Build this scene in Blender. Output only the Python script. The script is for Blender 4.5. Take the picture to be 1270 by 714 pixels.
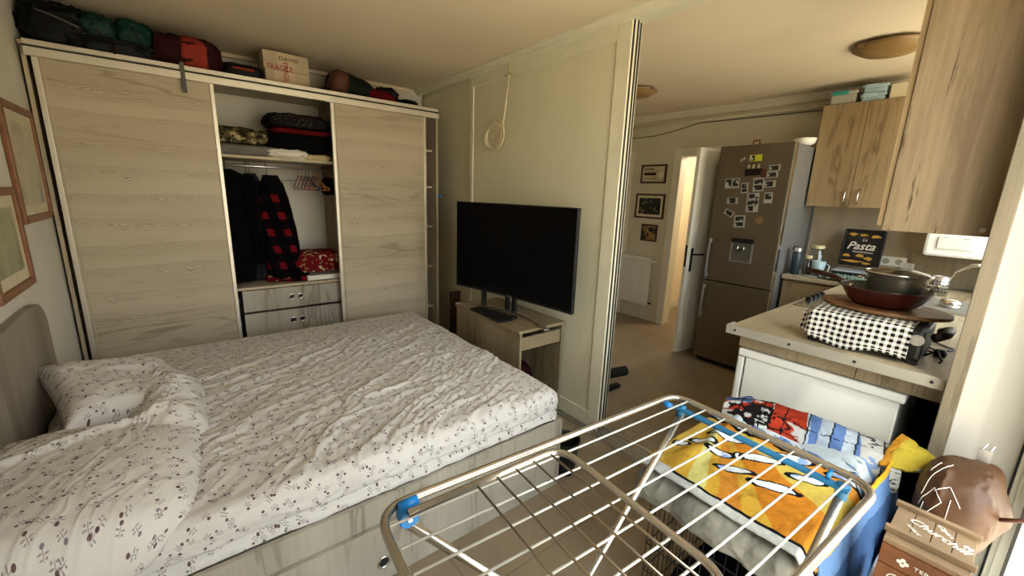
import bpy, math, random
import numpy as np
from mathutils import Matrix, Vector
random.seed(7)
SC = bpy.context.scene
for o in list(bpy.data.objects): bpy.data.objects.remove(o, do_unlink=True)
COL = SC.collection
PI = math.pi

# ---------------------------------------------------------------- camera
yaw, pit, rol = 0.676437862, 0.223537727, 0.0348149624
EYE = Vector((0, 0, 1.59))
fw = Vector((math.sin(yaw)*math.cos(pit), math.cos(yaw)*math.cos(pit), -math.sin(pit)))
r0 = Vector((math.cos(yaw), -math.sin(yaw), 0)); u0 = r0.cross(fw)
rt = math.cos(rol)*r0 + math.sin(rol)*u0; up = -math.sin(rol)*r0 + math.cos(rol)*u0
cam = bpy.data.objects.new('camera', bpy.data.cameras.new('camera')); COL.objects.link(cam)
cam.data.sensor_width = 36; cam.data.lens = 510.9*36/1270; cam.data.clip_start = 0.02
cam.matrix_world = Matrix(((rt.x, up.x, -fw.x, EYE.x), (rt.y, up.y, -fw.y, EYE.y), (rt.z, up.z, -fw.z, EYE.z), (0, 0, 0, 1)))
SC.camera = cam

# ---------------------------------------------------------------- world, sun, exposure
w = bpy.data.worlds.new('sky'); SC.world = w; w.use_nodes = True
nt = w.node_tree; nt.nodes.clear()
wo = nt.nodes.new('ShaderNodeOutputWorld'); bg = nt.nodes.new('ShaderNodeBackground')
tc = nt.nodes.new('ShaderNodeTexCoord'); sp = nt.nodes.new('ShaderNodeSeparateXYZ'); rp = nt.nodes.new('ShaderNodeValToRGB')
nt.links.new(tc.outputs['Generated'], sp.inputs[0]); nt.links.new(sp.outputs[2], rp.inputs[0])
rp.color_ramp.elements[0].position = 0.0; rp.color_ramp.elements[0].color = (.95, .80, .58, 1)
rp.color_ramp.elements[1].position = 0.12; rp.color_ramp.elements[1].color = (.90, .95, 1.0, 1)
nt.links.new(rp.outputs[0], bg.inputs[0]); bg.inputs[1].default_value = 9.6
nt.links.new(bg.outputs[0], wo.inputs[0])
sl = bpy.data.lights.new('sun', 'SUN'); sl.energy = 2.4; sl.angle = math.radians(1.0); sl.color = (1, .93, .80)
so = bpy.data.objects.new('sun', sl); COL.objects.link(so)
so.rotation_euler = Vector((.45, .40, -.85)).to_track_quat('-Z', 'Y').to_euler()
vs = SC.view_settings
vs.view_transform = 'Standard'; vs.look = 'None'; vs.gamma = 1; vs.exposure = 0.0; vs.use_curve_mapping = False

# ---------------------------------------------------------------- material helpers
MATS = {}
def lin(c):
    if isinstance(c, str): c = tuple(int(c[i:i+2], 16)/255 for i in (0, 2, 4))
    return tuple((x/12.92 if x <= .04045 else ((x+.055)/1.055)**2.4) for x in c[:3]) + (1,)
class NT:
    def __init__(s, name, rough=.6, metal=0.0, spec=.4):
        s.m = bpy.data.materials.new(name); s.m.use_nodes = True; s.t = s.m.node_tree
        s.p = s.t.nodes['Principled BSDF']
        s.p.inputs['Roughness'].default_value = rough; s.p.inputs['Metallic'].default_value = metal
        s.p.inputs['Specular IOR Level'].default_value = spec
        MATS[name] = s.m
    def n(s, typ, **kw):
        nd = s.t.nodes.new('ShaderNode'+typ)
        for k, v in kw.items(): setattr(nd, k, v)
        return nd
    def l(s, a, b): s.t.links.new(a, b)
    def set(s, inp, v):
        if hasattr(v, 'links') and hasattr(v, 'is_output'): s.l(v, inp)
        else: inp.default_value = v
    def math(s, op, a, b=0, c=None):
        nd = s.n('Math', operation=op); s.set(nd.inputs[0], a); s.set(nd.inputs[1], b)
        if c is not None: s.set(nd.inputs[2], c)
        return nd.outputs[0]
    def coord(s, which='Object', scale=(1, 1, 1), rot=(0, 0, 0), loc=(0, 0, 0)):
        c = s.n('TexCoord'); mp = s.n('Mapping'); s.l(c.outputs[which], mp.inputs[0])
        mp.inputs['Scale'].default_value = scale; mp.inputs['Rotation'].default_value = rot; mp.inputs['Location'].default_value = loc
        return mp.outputs[0]
    def noise(s, vec, scale=5, detail=3, rough=.5, dist=0):
        nd = s.n('TexNoise'); s.l(vec, nd.inputs['Vector']); nd.inputs['Scale'].default_value = scale
        nd.inputs['Detail'].default_value = detail; nd.inputs['Roughness'].default_value = rough; nd.inputs['Distortion'].default_value = dist
        return nd.outputs['Fac']
    def ramp(s, fac, stops):
        nd = s.n('ValToRGB'); s.l(fac, nd.inputs[0]); e = nd.color_ramp.elements
        while len(e) < len(stops): e.new(.5)
        for i, (p, c) in enumerate(stops):
            e[i].position = p; e[i].color = lin(c) if isinstance(c, str) else ((c, c, c, 1) if isinstance(c, (int, float)) else c)
        return nd.outputs[0]
    def mix(s, fac, a, b, mode='MIX'):
        nd = s.n('MixRGB', blend_type=mode); s.set(nd.inputs[0], fac)
        s.set(nd.inputs[1], lin(a) if isinstance(a, str) else a); s.set(nd.inputs[2], lin(b) if isinstance(b, str) else b)
        return nd.outputs[0]
    def base(s, c): s.set(s.p.inputs['Base Color'], lin(c) if isinstance(c, str) else c)
    def bump(s, h, strength=.2, dist=.01):
        nd = s.n('Bump'); nd.inputs['Strength'].default_value = strength; nd.inputs['Distance'].default_value = dist
        s.l(h, nd.inputs['Height']); s.l(nd.outputs[0], s.p.inputs['Normal'])
def plain(name, c, rough=.6, metal=0, spec=.4, var=.06, vs_=8, bump=0, bs=60):
    k = NT(name, rough, metal, spec); v = k.coord()
    f = k.noise(v, vs_, 4); c0 = lin(c)
    lo = tuple(x*(1-var*2) for x in c0[:3])+(1,); hi = tuple(min(1, x*(1+var)) for x in c0[:3])+(1,)
    k.base(k.mix(k.ramp(f, [(.3, 0.0), (.7, 1.0)]), lo, hi))
    if bump: k.bump(k.noise(v, bs, 3), bump, .004)
    return k.m
def wood(name, light, mid, dark, grain='x', rings=1.0, rowh=0, rough=.55, off=0, crack=.0, fine=1.0, zs=(.50, .62), rs=.55):
    """grain runs along the given axis; rowh = height of the rows of boards printed on the panel"""
    k = NT(name, rough)
    ax = 'xyz'.index(grain)
    st = [9, 9, 9]; st[ax] = .9
    v = k.coord(scale=tuple(st), loc=(off, off*.7, off*.3))
    st2 = [60, 60, 60]; st2[ax] = 3
    vf = k.coord(scale=tuple(st2))
    n1 = k.noise(v, 1.0, 3, .5, .6)
    n2 = k.noise(vf, 1.0, 4, .6)
    st3 = [3.2, 3.2, 3.2]; st3[ax] = .45
    v3 = k.coord(scale=tuple(st3), loc=(off*2, off, off))
    n3 = k.noise(v3, 1.0, 2, .4, .3)
    ring = k.math('SINE', k.math('MULTIPLY', n1, 70*rings))
    ringm = k.ramp(ring, [(.55, 0.0), (.98, 1.0)])
    zone = k.ramp(n3, [(zs[0], 0.0), (zs[1], 1.0)])
    c = k.mix(k.ramp(n3, [(.3, 0.0), (.7, 1.0)]), light, mid)
    c = k.mix(k.math('MULTIPLY', k.ramp(n2, [(.35, 0.0), (.75, 1.0)]), .45*fine), c, mid)
    c = k.mix(k.math('MULTIPLY', k.math('MULTIPLY', ringm, zone), rs), c, dark)
    if crack:
        sc4 = tuple(16 if i != ax else .9 for i in range(3))
        n4 = k.noise(k.coord(scale=sc4, loc=(3+off, 2, 1)), 1, 5, .7, .4)
        c = k.mix(k.math('MULTIPLY', k.ramp(n4, [(.56, 0.0), (.66, 1.0)]), crack), c, mid)
        n5 = k.noise(k.coord(scale=tuple(7 if i != ax else .45 for i in range(3)), loc=(off, 5, 1)), 1, 6, .75, .5)
        c = k.mix(k.math('MULTIPLY', k.ramp(n5, [(.575, 0.0), (.60, 1.0)]), crack), c, dark)
        vo = k.n('TexVoronoi'); k.l(k.coord(scale=tuple(5 if i != ax else 2.4 for i in range(3)), loc=(off, 0, off)), vo.inputs['Vector']); vo.inputs['Scale'].default_value = 1
        kd = k.math('ADD', vo.outputs['Distance'], k.math('MULTIPLY', k.math('SUBTRACT', n2, .5), .12))
        c = k.mix(k.math('MULTIPLY', k.ramp(kd, [(0.0, 1.0), (.10, .8), (.20, 0.0)]), .7*crack), c, dark)
    if rowh:
        # a board edge every rowh metres up the panel, wavy, with the ring figure gathered on it
        co = k.n('TexCoord'); sx = k.n('SeparateXYZ'); k.l(co.outputs['Object'], sx.inputs[0])
        wob = k.noise(k.coord(scale=(1.3, 1.3, 3.0)), 1.5, 3)
        zz = k.math('ADD', k.math('DIVIDE', sx.outputs[2], rowh), k.math('MULTIPLY', wob, .55))
        fr = k.math('FRACT', zz)
        idx = k.math('FLOOR', zz)
        cv = k.n('CombineXYZ'); k.l(k.math('MULTIPLY', sx.outputs[0], 5.0), cv.inputs[0]); k.l(k.math('ADD', k.math('MULTIPLY', idx, 3.7), k.math('MULTIPLY', fr, .5)), cv.inputs[2])
        pn = k.noise(cv.outputs[0], 1.0, 2, .5)
        g = k.math('ADD', k.math('ABSOLUTE', k.math('SUBTRACT', fr, .84)), k.math('MULTIPLY', pn, 1.3))
        fine_ = k.noise(k.coord(scale=(7, 7, 70)), 1.0, 3, .6)
        ln = k.math('SINE', k.math('ADD', k.math('MULTIPLY', g, 95), k.math('MULTIPLY', fine_, 7)))
        msk = k.ramp(g, [(.64, 1.0), (.80, 0.0)])
        c = k.mix(k.math('MULTIPLY', k.math('MULTIPLY', k.ramp(ln, [(.35, 0.0), (.9, 1.0)]), msk), .85), c, dark)
        c = k.mix(k.math('MULTIPLY', k.math('MULTIPLY', k.ramp(ln, [(.0, 1.0), (.35, 0.0)]), msk), .25), c, 'e2d8c4')
        el = k.ramp(fr, [(0.0, .9), (.035, 0.0), (1.0, 0.0)])
        c = k.mix(k.math('MULTIPLY', el, .55), c, dark)
        sh = k.ramp(fr, [(.45, 0.0), (1.0, 1.0)])
        c = k.mix(k.math('MULTIPLY', sh, .40), c, mid)
        cv2 = k.n('CombineXYZ'); k.l(k.math('MULTIPLY', idx, 7.31), cv2.inputs[0])
        tone = k.noise(cv2.outputs[0], 1.0, 0)
        c = k.mix(k.math('MULTIPLY', k.ramp(tone, [(.35, 0.0), (.65, 1.0)]), .35), c, mid)
    k.base(c); k.bump(n2, .08, .002)
    return k.m
def glassy(name, tint=(.95, .97, .96), rough=.02, amt=1.0):
    k = NT(name); t = k.t
    tr = k.n('BsdfTransparent'); tr.inputs[0].default_value = tint+(1,)
    gl = k.n('BsdfGlossy'); gl.inputs['Roughness'].default_value = rough
    fr = k.n('Fresnel'); ge = k.n('NewGeometry')
    k.l(k.math('SUBTRACT', 1.45, k.math('MULTIPLY', ge.outputs['Backfacing'], 1.45-1/1.45)), fr.inputs[0])
    mx = k.n('MixShader'); k.l(k.math('MULTIPLY', fr.outputs[0], amt), mx.inputs[0]); k.l(tr.outputs[0], mx.inputs[1]); k.l(gl.outputs[0], mx.inputs[2])
    k.l(mx.outputs[0], t.nodes['Material Output'].inputs[0])
    return k.m

# walls and floors
plain('wall_paint', 'cfcabb', .9, var=.03, vs_=2, bump=.06)
plain('ceiling_paint', 'd8c8ac', .95, var=.03, vs_=1.5, bump=.04)
plain('kitchen_paint', 'c9bfa6', .9, var=.04, vs_=2, bump=.06)
plain('white_wall', 'c6c3ba', .9, var=.02, vs_=2, bump=.1)
plain('hall_paint', 'e9dcc0', .9, var=.02)
plain('shade_black', '090807', .9)  # near-black colour that paints the darkness of unlit hollows
plain('white_gloss', 'e4e2d8', .35, var=.02)
plain('white_plastic', 'eae8e0', .4, var=.02)
plain('door_white', 'd9d3c2', .45, var=.02)
plain('partition_panel', 'd0caae', .28, spec=.5, var=.03, vs_=1.5)
plain('partition_frame', 'd6d0b6', .35, var=.03)
plain('dark_rubber', '15130f', .6)
plain('aluminium', 'c9c8c4', .35, .9, var=.03)
plain('door_edge', 'd0c8b8', .38, .55, var=.03)
plain('chrome', 'd8d5cf', .2, 1, var=.02)
plain('tube_steel', 'b9b1a6', .25, .9, var=.05)
plain('rod_white', 'd9d7d0', .25, .35, var=.02)
plain('rod_steel', '9a8d7b', .28, .9, var=.02)  # brownish tint puts the floor's reflection into the base colour
plain('blue_plastic', '1470b4', .35, var=.03)
plain('blue_strip', '1d5f86', .4, var=.03)
plain('screen', '030304', .25, spec=.12, var=0)
plain('black_plastic', '0b0b0c', .42, var=.05)
plain('dark_metal', '2b2c2b', .35, .6)
plain('fridge_steel', '6f6454', .42, .7, var=.04, vs_=3)
plain('fridge_side', '8d8d8b', .45, .6, var=.04, vs_=3)
plain('pot_steel', 'cfc8bc', .22, .95, var=.05)
plain('red_pan', '2e0a07', .3, spec=.45, var=.08)
plain('black_cloth', '060506', .95, spec=.1, var=.3, vs_=20, bump=.4, bs=40)
plain('charcoal_cloth', '28282b', .95, spec=.1, var=.2, vs_=15, bump=.3, bs=60)
plain('grey_cloth', '6f6a66', .95, spec=.1, var=.1, vs_=14, bump=.3, bs=50)
plain('white_cloth', 'd9d2c6', .95, spec=.1, var=.06, vs_=14, bump=.3, bs=50)
plain('cream_cloth', 'cdb98c', .9, spec=.1, var=.1)
plain('red_cloth', '5c0d0e', .95, spec=.1, var=.15, vs_=14, bump=.3)
plain('maroon_cloth', '2b080a', .8, spec=.15, var=.15, vs_=14, bump=.3)
plain('bag_red', '86200f', .8, var=.08, bump=.3)
plain('bag_brown', '4d2817', .7, var=.1, bump=.3)
plain('bag_green', '0a3028', .6, spec=.25, var=.12, vs_=12, bump=.4, bs=25)
plain('bag_olive', '111a0e', .8, spec=.15, var=.12, bump=.4)
plain('bag_black', '07090a', .6, spec=.2, var=.1, vs_=10, bump=.5, bs=20)
plain('strap_grey', '55524a', .8)
plain('cardboard', 'b3a287', .85, var=.06, vs_=6, bump=.1)
plain('tape', 'bfa889', .4, var=.05)
plain('ink_red', 'a02018', .8, var=.1)
plain('ink_black', '221f1c', .8)
plain('ink_white', 'd2ccc0', .7, var=0)
plain('gold_print', 'b98a35', .6, var=.15)
plain('frame_oak', '7c5030', .45, var=.12, vs_=20)
plain('frame_dark', '3a2418', .5, var=.1)
plain('mat_cream', 'cfc4a4', .8, var=.05)
plain('paper_cream', 'b9ab88', .85, var=.15, vs_=10)
plain('radiator_white', 'dcd7c8', .4, var=.02)
plain('outlet_white', 'e2e0d8', .35, var=.01)
plain('photo_white', 'a8a59c', .45, var=.01)
plain('teal_plastic', '2f8f86', .4)
plain('pale_blue_plastic', '9db4bb', .4, var=.03)
plain('grey_clear', 'a5a293', .3, var=.04)
plain('box_cream', 'cdbfa0', .8, var=.03)
plain('bottle_navy', '26323a', .35, var=.05)
plain('cable_cream', 'd8caa4', .5, var=.02)
plain('egg_carton', '6d8478', .9, var=.1, vs_=30, bump=.4)
plain('paper_grey', '9aa3a8', .6, var=.06)
plain('pink_plastic', 'c06a68', .4); plain('orange_plastic', 'b8743a', .4); plain('navy_plastic', '2c3650', .4)
plain('yellow_green', 'b8b832', .5)
plain('copper', '8f7350', .4, .5)
plain('plug_black', '0b0b0b', .4)
plain('quilt_cloth', '75736b', .95, spec=.1, var=.12, vs_=14, bump=.9, bs=28)
plain('foam_black', '050505', .8, var=.1)
plain('lamp_glass', '86693f', .3, var=.05)
plain('lid_yellow', 'bfb58a', .4)
glassy('window_glass', amt=1.0); glassy('jar_glass', (.86, .89, .88), .03, 1.6); glassy('lid_glass', (.75, .75, .74), .05, 1.5)
plain('edge_profile', 'a9a496', .4, .4, var=.04)
plain('sack_paper', '4b2f18', .5, spec=.35, var=.12, vs_=5, bump=.12, bs=16)
plain('cutting_board', '74502f', .5, var=.15, vs_=12)
plain('crate_light', '7f674b', .7, var=.08, vs_=14, bump=.15)
plain('crate_orange', '6e4222', .65, var=.10, vs_=14, bump=.15)
plain('backsplash', 'a1917a', .7, var=.08, vs_=7)
wood('oak_grey', 'a5957a', '86745a', '54442f', 'z', .6, crack=.6, fine=1.6)
wood('oak_desk', '968870', '746549', '55442e', 'z', .7, crack=.6, fine=1.7)
wood('oak_desk_top', '9c8d72', '806f52', '65543b', 'y', .7, crack=.4)
wood('oak_kitchen', 'a8926f', '86704f', '57432b', 'z', .5, crack=.6, off=2, fine=1.7)
wood('oak_panel', '978469', '75634b', '3f3122', 'z', .45, crack=.85, off=5, fine=1.8)
wood('oak_post', '8f8470', '6f6450', '4b3f30', 'z', .6, crack=.5, fine=1.6)
wood('bleached_rows', 'c3b69f', 'a6977e', '6a5b43', 'x', .6, rowh=.155, fine=.8)
wood('bleached_drawer', 'b3aa9a', '928a7a', '665d4d', 'z', .5, zs=(.45, .58), rs=.6)
wood('bed_frame_wood', 'b0a99b', '8f887a', '6a6256', 'z', .5, zs=(.45, .56), rs=.6)
wood('headboard_wood', 'a1988a', '786f62', '564e43', 'z', .6, crack=.4, fine=1.4)
wood('carcass', 'c4b79c', 'a3957a', '7a6b52', 'z', .5)
wood('counter_top', 'b9ab90', '96876a', '6d5e44', 'x', .5, rough=.42, crack=.35, fine=1.6)

def floor_mat():
    k = NT('floor_tiles', .45, spec=.35); v = k.coord()
    br = k.n('TexBrick'); k.l(k.coord(rot=(0, 0, 0)), br.inputs[0])
    br.offset = 0.5; br.inputs['Scale'].default_value = 1; br.inputs['Brick Width'].default_value = .62; br.inputs['Row Height'].default_value = .31
    br.inputs['Mortar Size'].default_value = .004; br.inputs['Color1'].default_value = lin('857662'); br.inputs['Color2'].default_value = lin('8d7e69'); br.inputs['Mortar'].default_value = lin('64543f')
    n = k.noise(v, 5, 6, .65)
    k.base(k.mix(.5, br.outputs[0], k.ramp(n, [(.3, '786955'), (.7, '988872')]), 'MIX'))
    return k.m
floor_mat()
def floral():
    k = NT('floral_cotton', .9, spec=.12)
    uv = k.n('UVMap').outputs[0]
    
    n = k.noise(k.coord(), 3, 3)
    c = k.mix(n, 'c2beb9', 'cecac6')
    for (cell, off, rnd, dark, size) in ((.062, (0, 0, 0), .75, '4a2330', .95), (.070, (.031, .047, 0), .85, '6b6670', .75), (.078, (.6, .23, 0), .9, '4d3038', .7)):
        mp = k.n('Mapping'); k.l(uv, mp.inputs[0]); mp.inputs['Location'].default_value = off
        mp.inputs['Scale'].default_value = (1/cell,)*3
        vo = k.n('TexVoronoi', voronoi_dimensions='2D'); k.l(mp.outputs[0], vo.inputs['Vector']); vo.inputs['Scale'].default_value = 1; vo.inputs['Randomness'].default_value = rnd
        sb = k.n('VectorMath', operation='SUBTRACT'); k.l(mp.outputs[0], sb.inputs[0]); k.l(vo.outputs['Position'], sb.inputs[1])
        sc = k.n('Separate' 'Color'); k.l(vo.outputs['Color'], sc.inputs[0])
        vr = k.n('VectorRotate', rotation_type='Z_AXIS'); k.l(sb.outputs[0], vr.inputs['Vector']); k.l(k.math('MULTIPLY', sc.outputs[0], 6.28), vr.inputs['Angle'])
        sx = k.n('SeparateXYZ'); k.l(vr.outputs[0], sx.inputs[0]); X, Y = sx.outputs[0], sx.outputs[1]
        def ell(cx, cy, rx, ry):
            a = k.math('DIVIDE', k.math('SUBTRACT', X, cx), rx*size); b = k.math('DIVIDE', k.math('SUBTRACT', Y, cy), ry*size)
            d = k.math('ADD', k.math('MULTIPLY', a, a), k.math('MULTIPLY', b, b))
            return k.math('LESS_THAN', d, 1.0)
        f1 = ell(0, .16*size, .085, .075)
        g = k.math('MAXIMUM', ell(.12*size, -.04, .085, .028), ell(-.11*size, .0, .08, .03))
        g = k.math('MAXIMUM', g, ell(0, -.04, .016, .20)); g = k.math('MAXIMUM', g, ell(-.09*size, -.15*size, .06, .028))
        g = k.math('MAXIMUM', g, ell(.10*size, -.17*size, .045, .04))
        c = k.mix(k.math('MULTIPLY', g, .72), c, '6e6168'); c = k.mix(k.math('MULTIPLY', f1, .9), c, dark)
    k.base(c); k.bump(k.noise(k.coord(), 45, 3), .25, .004)
    return k.m
floral()
def attr_mat(name, bs=90, rough=.95):
    k = NT(name, rough, spec=.08); a = k.n('Attribute'); a.attribute_name = 'pattern'
    f = k.noise(k.coord(), 140, 2); k.base(k.mix(k.math('MULTIPLY', f, .25), a.outputs['Color'], '8a8a80', 'MULTIPLY'))
    k.bump(k.noise(k.coord(), bs, 3), .5, .004); return k.m
attr_mat('printed_towel'); attr_mat('printed_blanket', 60)
def plaid():
    k = NT('red_black_plaid', .95, spec=.08); v = k.coord('UV')
    s = k.n('SeparateXYZ'); k.l(v, s.inputs[0])
    a = k.math('LESS_THAN', k.math('FRACT', k.math('MULTIPLY', k.math('ADD', s.outputs[0], k.math('MULTIPLY', s.outputs[1], .25)), 8.5)), .42)
    b = k.math('LESS_THAN', k.math('FRACT', k.math('MULTIPLY', s.outputs[1], 7.5)), .42)
    c = k.mix(k.math('MULTIPLY', k.math('ADD', a, b), .5), '030305', '140406'); c = k.mix(k.math('MULTIPLY', a, b), c, '5f0c14')
    k.base(c); return k.m
plaid()
def gingham():
    k = NT('gingham_cloth', .95, spec=.08); v = k.coord('UV')
    s = k.n('SeparateXYZ'); k.l(v, s.inputs[0])
    a = k.math('LESS_THAN', k.math('FRACT', k.math('MULTIPLY', s.outputs[0], 42)), .54)
    b = k.math('LESS_THAN', k.math('FRACT', k.math('MULTIPLY', s.outputs[1], 42)), .54)
    k.base(k.mix(k.math('MULTIPLY', k.math('ADD', a, b), .5), 'e6e2d6', '101014'))
    k.t.nodes; return k.m
gingham()
def camo():
    k = NT('camouflage_cloth', .95, spec=.08); v = k.coord()
    n = k.noise(v, 18, 2, .5, .8); m = k.noise(v, 26, 2, .5, .6)
    c = k.ramp(n, [(.0, '2e2c1e'), (.44, '2e2c1e'), (.46, '5b5438'), (.56, '5b5438'), (.58, 'a3926a')])
    k.base(k.mix(k.ramp(m, [(.58, 0.0), (.6, 1.0)]), c, '1c1b16')); return k.m
camo()
def floral_red():
    k = NT('red_floral_cloth', .9, spec=.1); v = k.coord()
    n = k.noise(v, 22, 2, .5, 1.0)
    k.base(k.ramp(n, [(.0, '350708'), (.40, '5e0c12'), (.58, '661016'), (.61, '8a7a4a'), (.68, 'c9b89a')])); return k.m
floral_red()
def picture(name, bgc, inkc, scale=6, lo=.5, hi=.62):
    k = NT(name, .35); n = k.noise(k.coord(), scale, 5, .6, .5); k.base(k.ramp(n, [(lo, bgc), (hi, inkc)])); return k.m
picture('sketch_print', 'b7ad90', '857c66', 5, .46, .68); picture('print_green', '9b9a78', '737254', 7, .4, .7)
picture('still_life', '0b0a08', '8a7a4c', 16, .55, .66); picture('poster_brown', '8f7a52', '3a2a1c', 22, .5, .6); picture('small_print', '96733f', '17120c', 14, .45, .5)
picture('photo_dark', '1a1a1c', 'c9c9c6', 32, .52, .62)

# ---------------------------------------------------------------- mesh helpers
def _h(ix, iy, iz, seed):
    n = (ix*374761393 + iy*668265263 + iz*2147483647 + seed*974634777) & 0xffffffff
    n = ((n ^ (n >> 13))*1274126177) & 0xffffffff
    return ((n ^ (n >> 16)) & 0xffff)/65535.0
def vnoise(x, y, z=0, seed=0):
    x, y, z = np.broadcast_arrays(np.asarray(x, float), np.asarray(y, float), np.asarray(z, float))
    ix, iy, iz = np.floor(x).astype(np.int64), np.floor(y).astype(np.int64), np.floor(z).astype(np.int64)
    fx, fy, fz = x-ix, y-iy, z-iz
    fx, fy, fz = [t*t*t*(t*(t*6-15)+10) for t in (fx, fy, fz)]
    r = 0
    for a in (0, 1):
        for b in (0, 1):
            for c in (0, 1):
                r = r + _h(ix+a, iy+b, iz+c, seed)*(fx if a else 1-fx)*(fy if b else 1-fy)*(fz if c else 1-fz)
    return r*2-1
def fbm(x, y, z=0, seed=0, o=4):
    s = 0; a = 1; t = 0
    for i in range(o):
        s = s + a*vnoise(np.asarray(x)*2**i, np.asarray(y)*2**i, np.asarray(z)*2**i, seed+i*17); t += a; a *= .5
    return s/t
def sstep(a, b, x): t = np.clip((x-a)/(b-a), 0, 1); return t*t*(3-2*t)

class MB:
    def __init__(s): s.v = []; s.f = []; s.m = []; s.uv = []; s.col = []
    def add(s, vs, fs, mi=0, uv=None, col=None):
        n = len(s.v); s.v += [tuple(p) for p in vs]; s.f += [tuple(i+n for i in f) for f in fs]; s.m += [mi]*len(fs)
        s.uv += list(uv) if uv is not None else [(p[0], p[1]) for p in vs]
        s.col += list(col) if col is not None else [(1, 1, 1)]*len(vs)
        return s
    def box(s, x0, x1, y0, y1, z0, z1, mi=0):
        x0, x1 = sorted((x0, x1)); y0, y1 = sorted((y0, y1)); z0, z1 = sorted((z0, z1))
        v = [(x, y, z) for x in (x0, x1) for y in (y0, y1) for z in (z0, z1)]
        return s.add(v, [(0, 1, 3, 2), (4, 6, 7, 5), (0, 4, 5, 1), (2, 3, 7, 6), (0, 2, 6, 4), (1, 5, 7, 3)], mi)
    def tube(s, pts, r, n=10, closed=False, mi=0, caps=True):
        pts = [Vector(p) for p in pts]; k = len(pts); rs = r if isinstance(r, (list, tuple)) else [r]*k
        T = []
        for i in range(k):
            a = pts[(i-1) % k] if (closed or i > 0) else pts[i]; b = pts[(i+1) % k] if (closed or i < k-1) else pts[i]
            T.append((b-a).normalized())
        ref = Vector((0, 0, 1)) if abs(T[0].z) < .9 else Vector((1, 0, 0))
        N = (ref - T[0]*ref.dot(T[0])).normalized(); vs = []
        for i in range(k):
            N = (N - T[i]*N.dot(T[i])).normalized(); B = T[i].cross(N)
            for j in range(n):
                a = 2*PI*j/n; vs.append(pts[i] + rs[i]*(math.cos(a)*N + math.sin(a)*B))
        fs = []
        for i in range(k if closed else k-1):
            for j in range(n):
                fs.append((i*n+j, i*n+(j+1) % n, ((i+1) % k)*n+(j+1) % n, ((i+1) % k)*n+j))
        if caps and not closed: fs += [tuple(reversed(range(n))), tuple(range((k-1)*n, k*n))]
        return s.add(vs, fs, mi)
    def lathe(s, cx, cy, prof, n=32, mi=0, close=False):
        vs = []; fs = []; k = len(prof)
        for (r, z) in prof:
            for j in range(n): a = 2*PI*j/n; vs.append((cx+r*math.cos(a), cy+r*math.sin(a), z))
        for i in range(k-1 if not close else k):
            for j in range(n): fs.append((i*n+j, i*n+(j+1) % n, ((i+1) % k)*n+(j+1) % n, ((i+1) % k)*n+j))
        if not close: fs += [tuple(reversed(range(n))), tuple(range((k-1)*n, k*n))]
        return s.add(vs, fs, mi)
    def prism(s, poly, axis, a, b, mi=0):
        n = len(poly)
        def P(p, t): return {'x': (t, p[0], p[1]), 'y': (p[0], t, p[1]), 'z': (p[0], p[1], t)}[axis]
        vs = [P(p, a) for p in poly]+[P(p, b) for p in poly]
        fs = [tuple(reversed(range(n))), tuple(range(n, 2*n))]+[(i, (i+1) % n, n+(i+1) % n, n+i) for i in range(n)]
        return s.add(vs, fs, mi)
    def grid(s, P, uv=None, col=None, wu=False, wv=False, mi=0):
        a, b = P.shape[:2]; fs = []
        for i in range(a if wu else a-1):
            for j in range(b if wv else b-1):
                fs.append((i*b+j, ((i+1) % a)*b+j, ((i+1) % a)*b+(j+1) % b, i*b+(j+1) % b))
        return s.add(P.reshape(-1, 3).tolist(), fs, mi, None if uv is None else uv.reshape(-1, 2).tolist(), None if col is None else col.reshape(-1, 3).tolist())
    def xf(s, M): s.v = [tuple(M @ Vector(p)) for p in s.v]; return s
    def build(s, name, mats, parent=None, label=None, cat=None, group=None, kind=None, smooth=False, bevel=0, solid=0, sub=0, auto=None):
        me = bpy.data.meshes.new(name)
        org = Vector((0, 0, 0))
        if parent is not None:
            p = parent
            while p is not None: org += Vector(p.location); p = p.parent
        else:
            a = np.array(s.v); org = Vector(((a[:, 0].min()+a[:, 0].max())/2, (a[:, 1].min()+a[:, 1].max())/2, a[:, 2].min()))
        me.from_pydata([tuple(Vector(p)-org) for p in s.v], [], s.f)
        for m in (mats if isinstance(mats, (list, tuple)) else [mats]): me.materials.append(MATS[m])
        me.polygons.foreach_set('material_index', s.m)
        u = me.uv_layers.new(name='UVMap'); li = np.zeros(len(me.loops), dtype=np.int32); me.loops.foreach_get('vertex_index', li)
        u.data.foreach_set('uv', np.array(s.uv, dtype=np.float32)[li].ravel())
        if any(c != (1, 1, 1) for c in s.col[:500]):
            at = me.color_attributes.new('pattern', 'FLOAT_COLOR', 'POINT')
            at.data.foreach_set('color', np.concatenate([np.array(s.col, dtype=np.float32), np.ones((len(s.col), 1), np.float32)], 1).ravel())
        if smooth: me.polygons.foreach_set('use_smooth', [True]*len(me.polygons))
        me.update()
        o = bpy.data.objects.new(name, me); COL.objects.link(o)
        if parent is not None: o.parent = parent
        else: o.location = org
        if smooth and auto:
            me.set_sharp_from_angle(angle=math.radians(auto))
        if bevel:
            b = o.modifiers.new('bevel', 'BEVEL'); b.width = bevel; b.segments = 2; b.limit_method = 'ANGLE'
        if solid:
            b = o.modifiers.new('solid', 'SOLIDIFY'); b.thickness = solid; b.offset = -1
        if sub:
            b = o.modifiers.new('sub', 'SUBSURF'); b.levels = sub; b.render_levels = sub
        tag(o, label, cat, group, kind); return o
def tag(o, label=None, cat=None, group=None, kind=None):
    if label: o['label'] = label
    if cat: o['category'] = cat
    if group: o['group'] = group
    if kind: o['kind'] = kind
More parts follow.
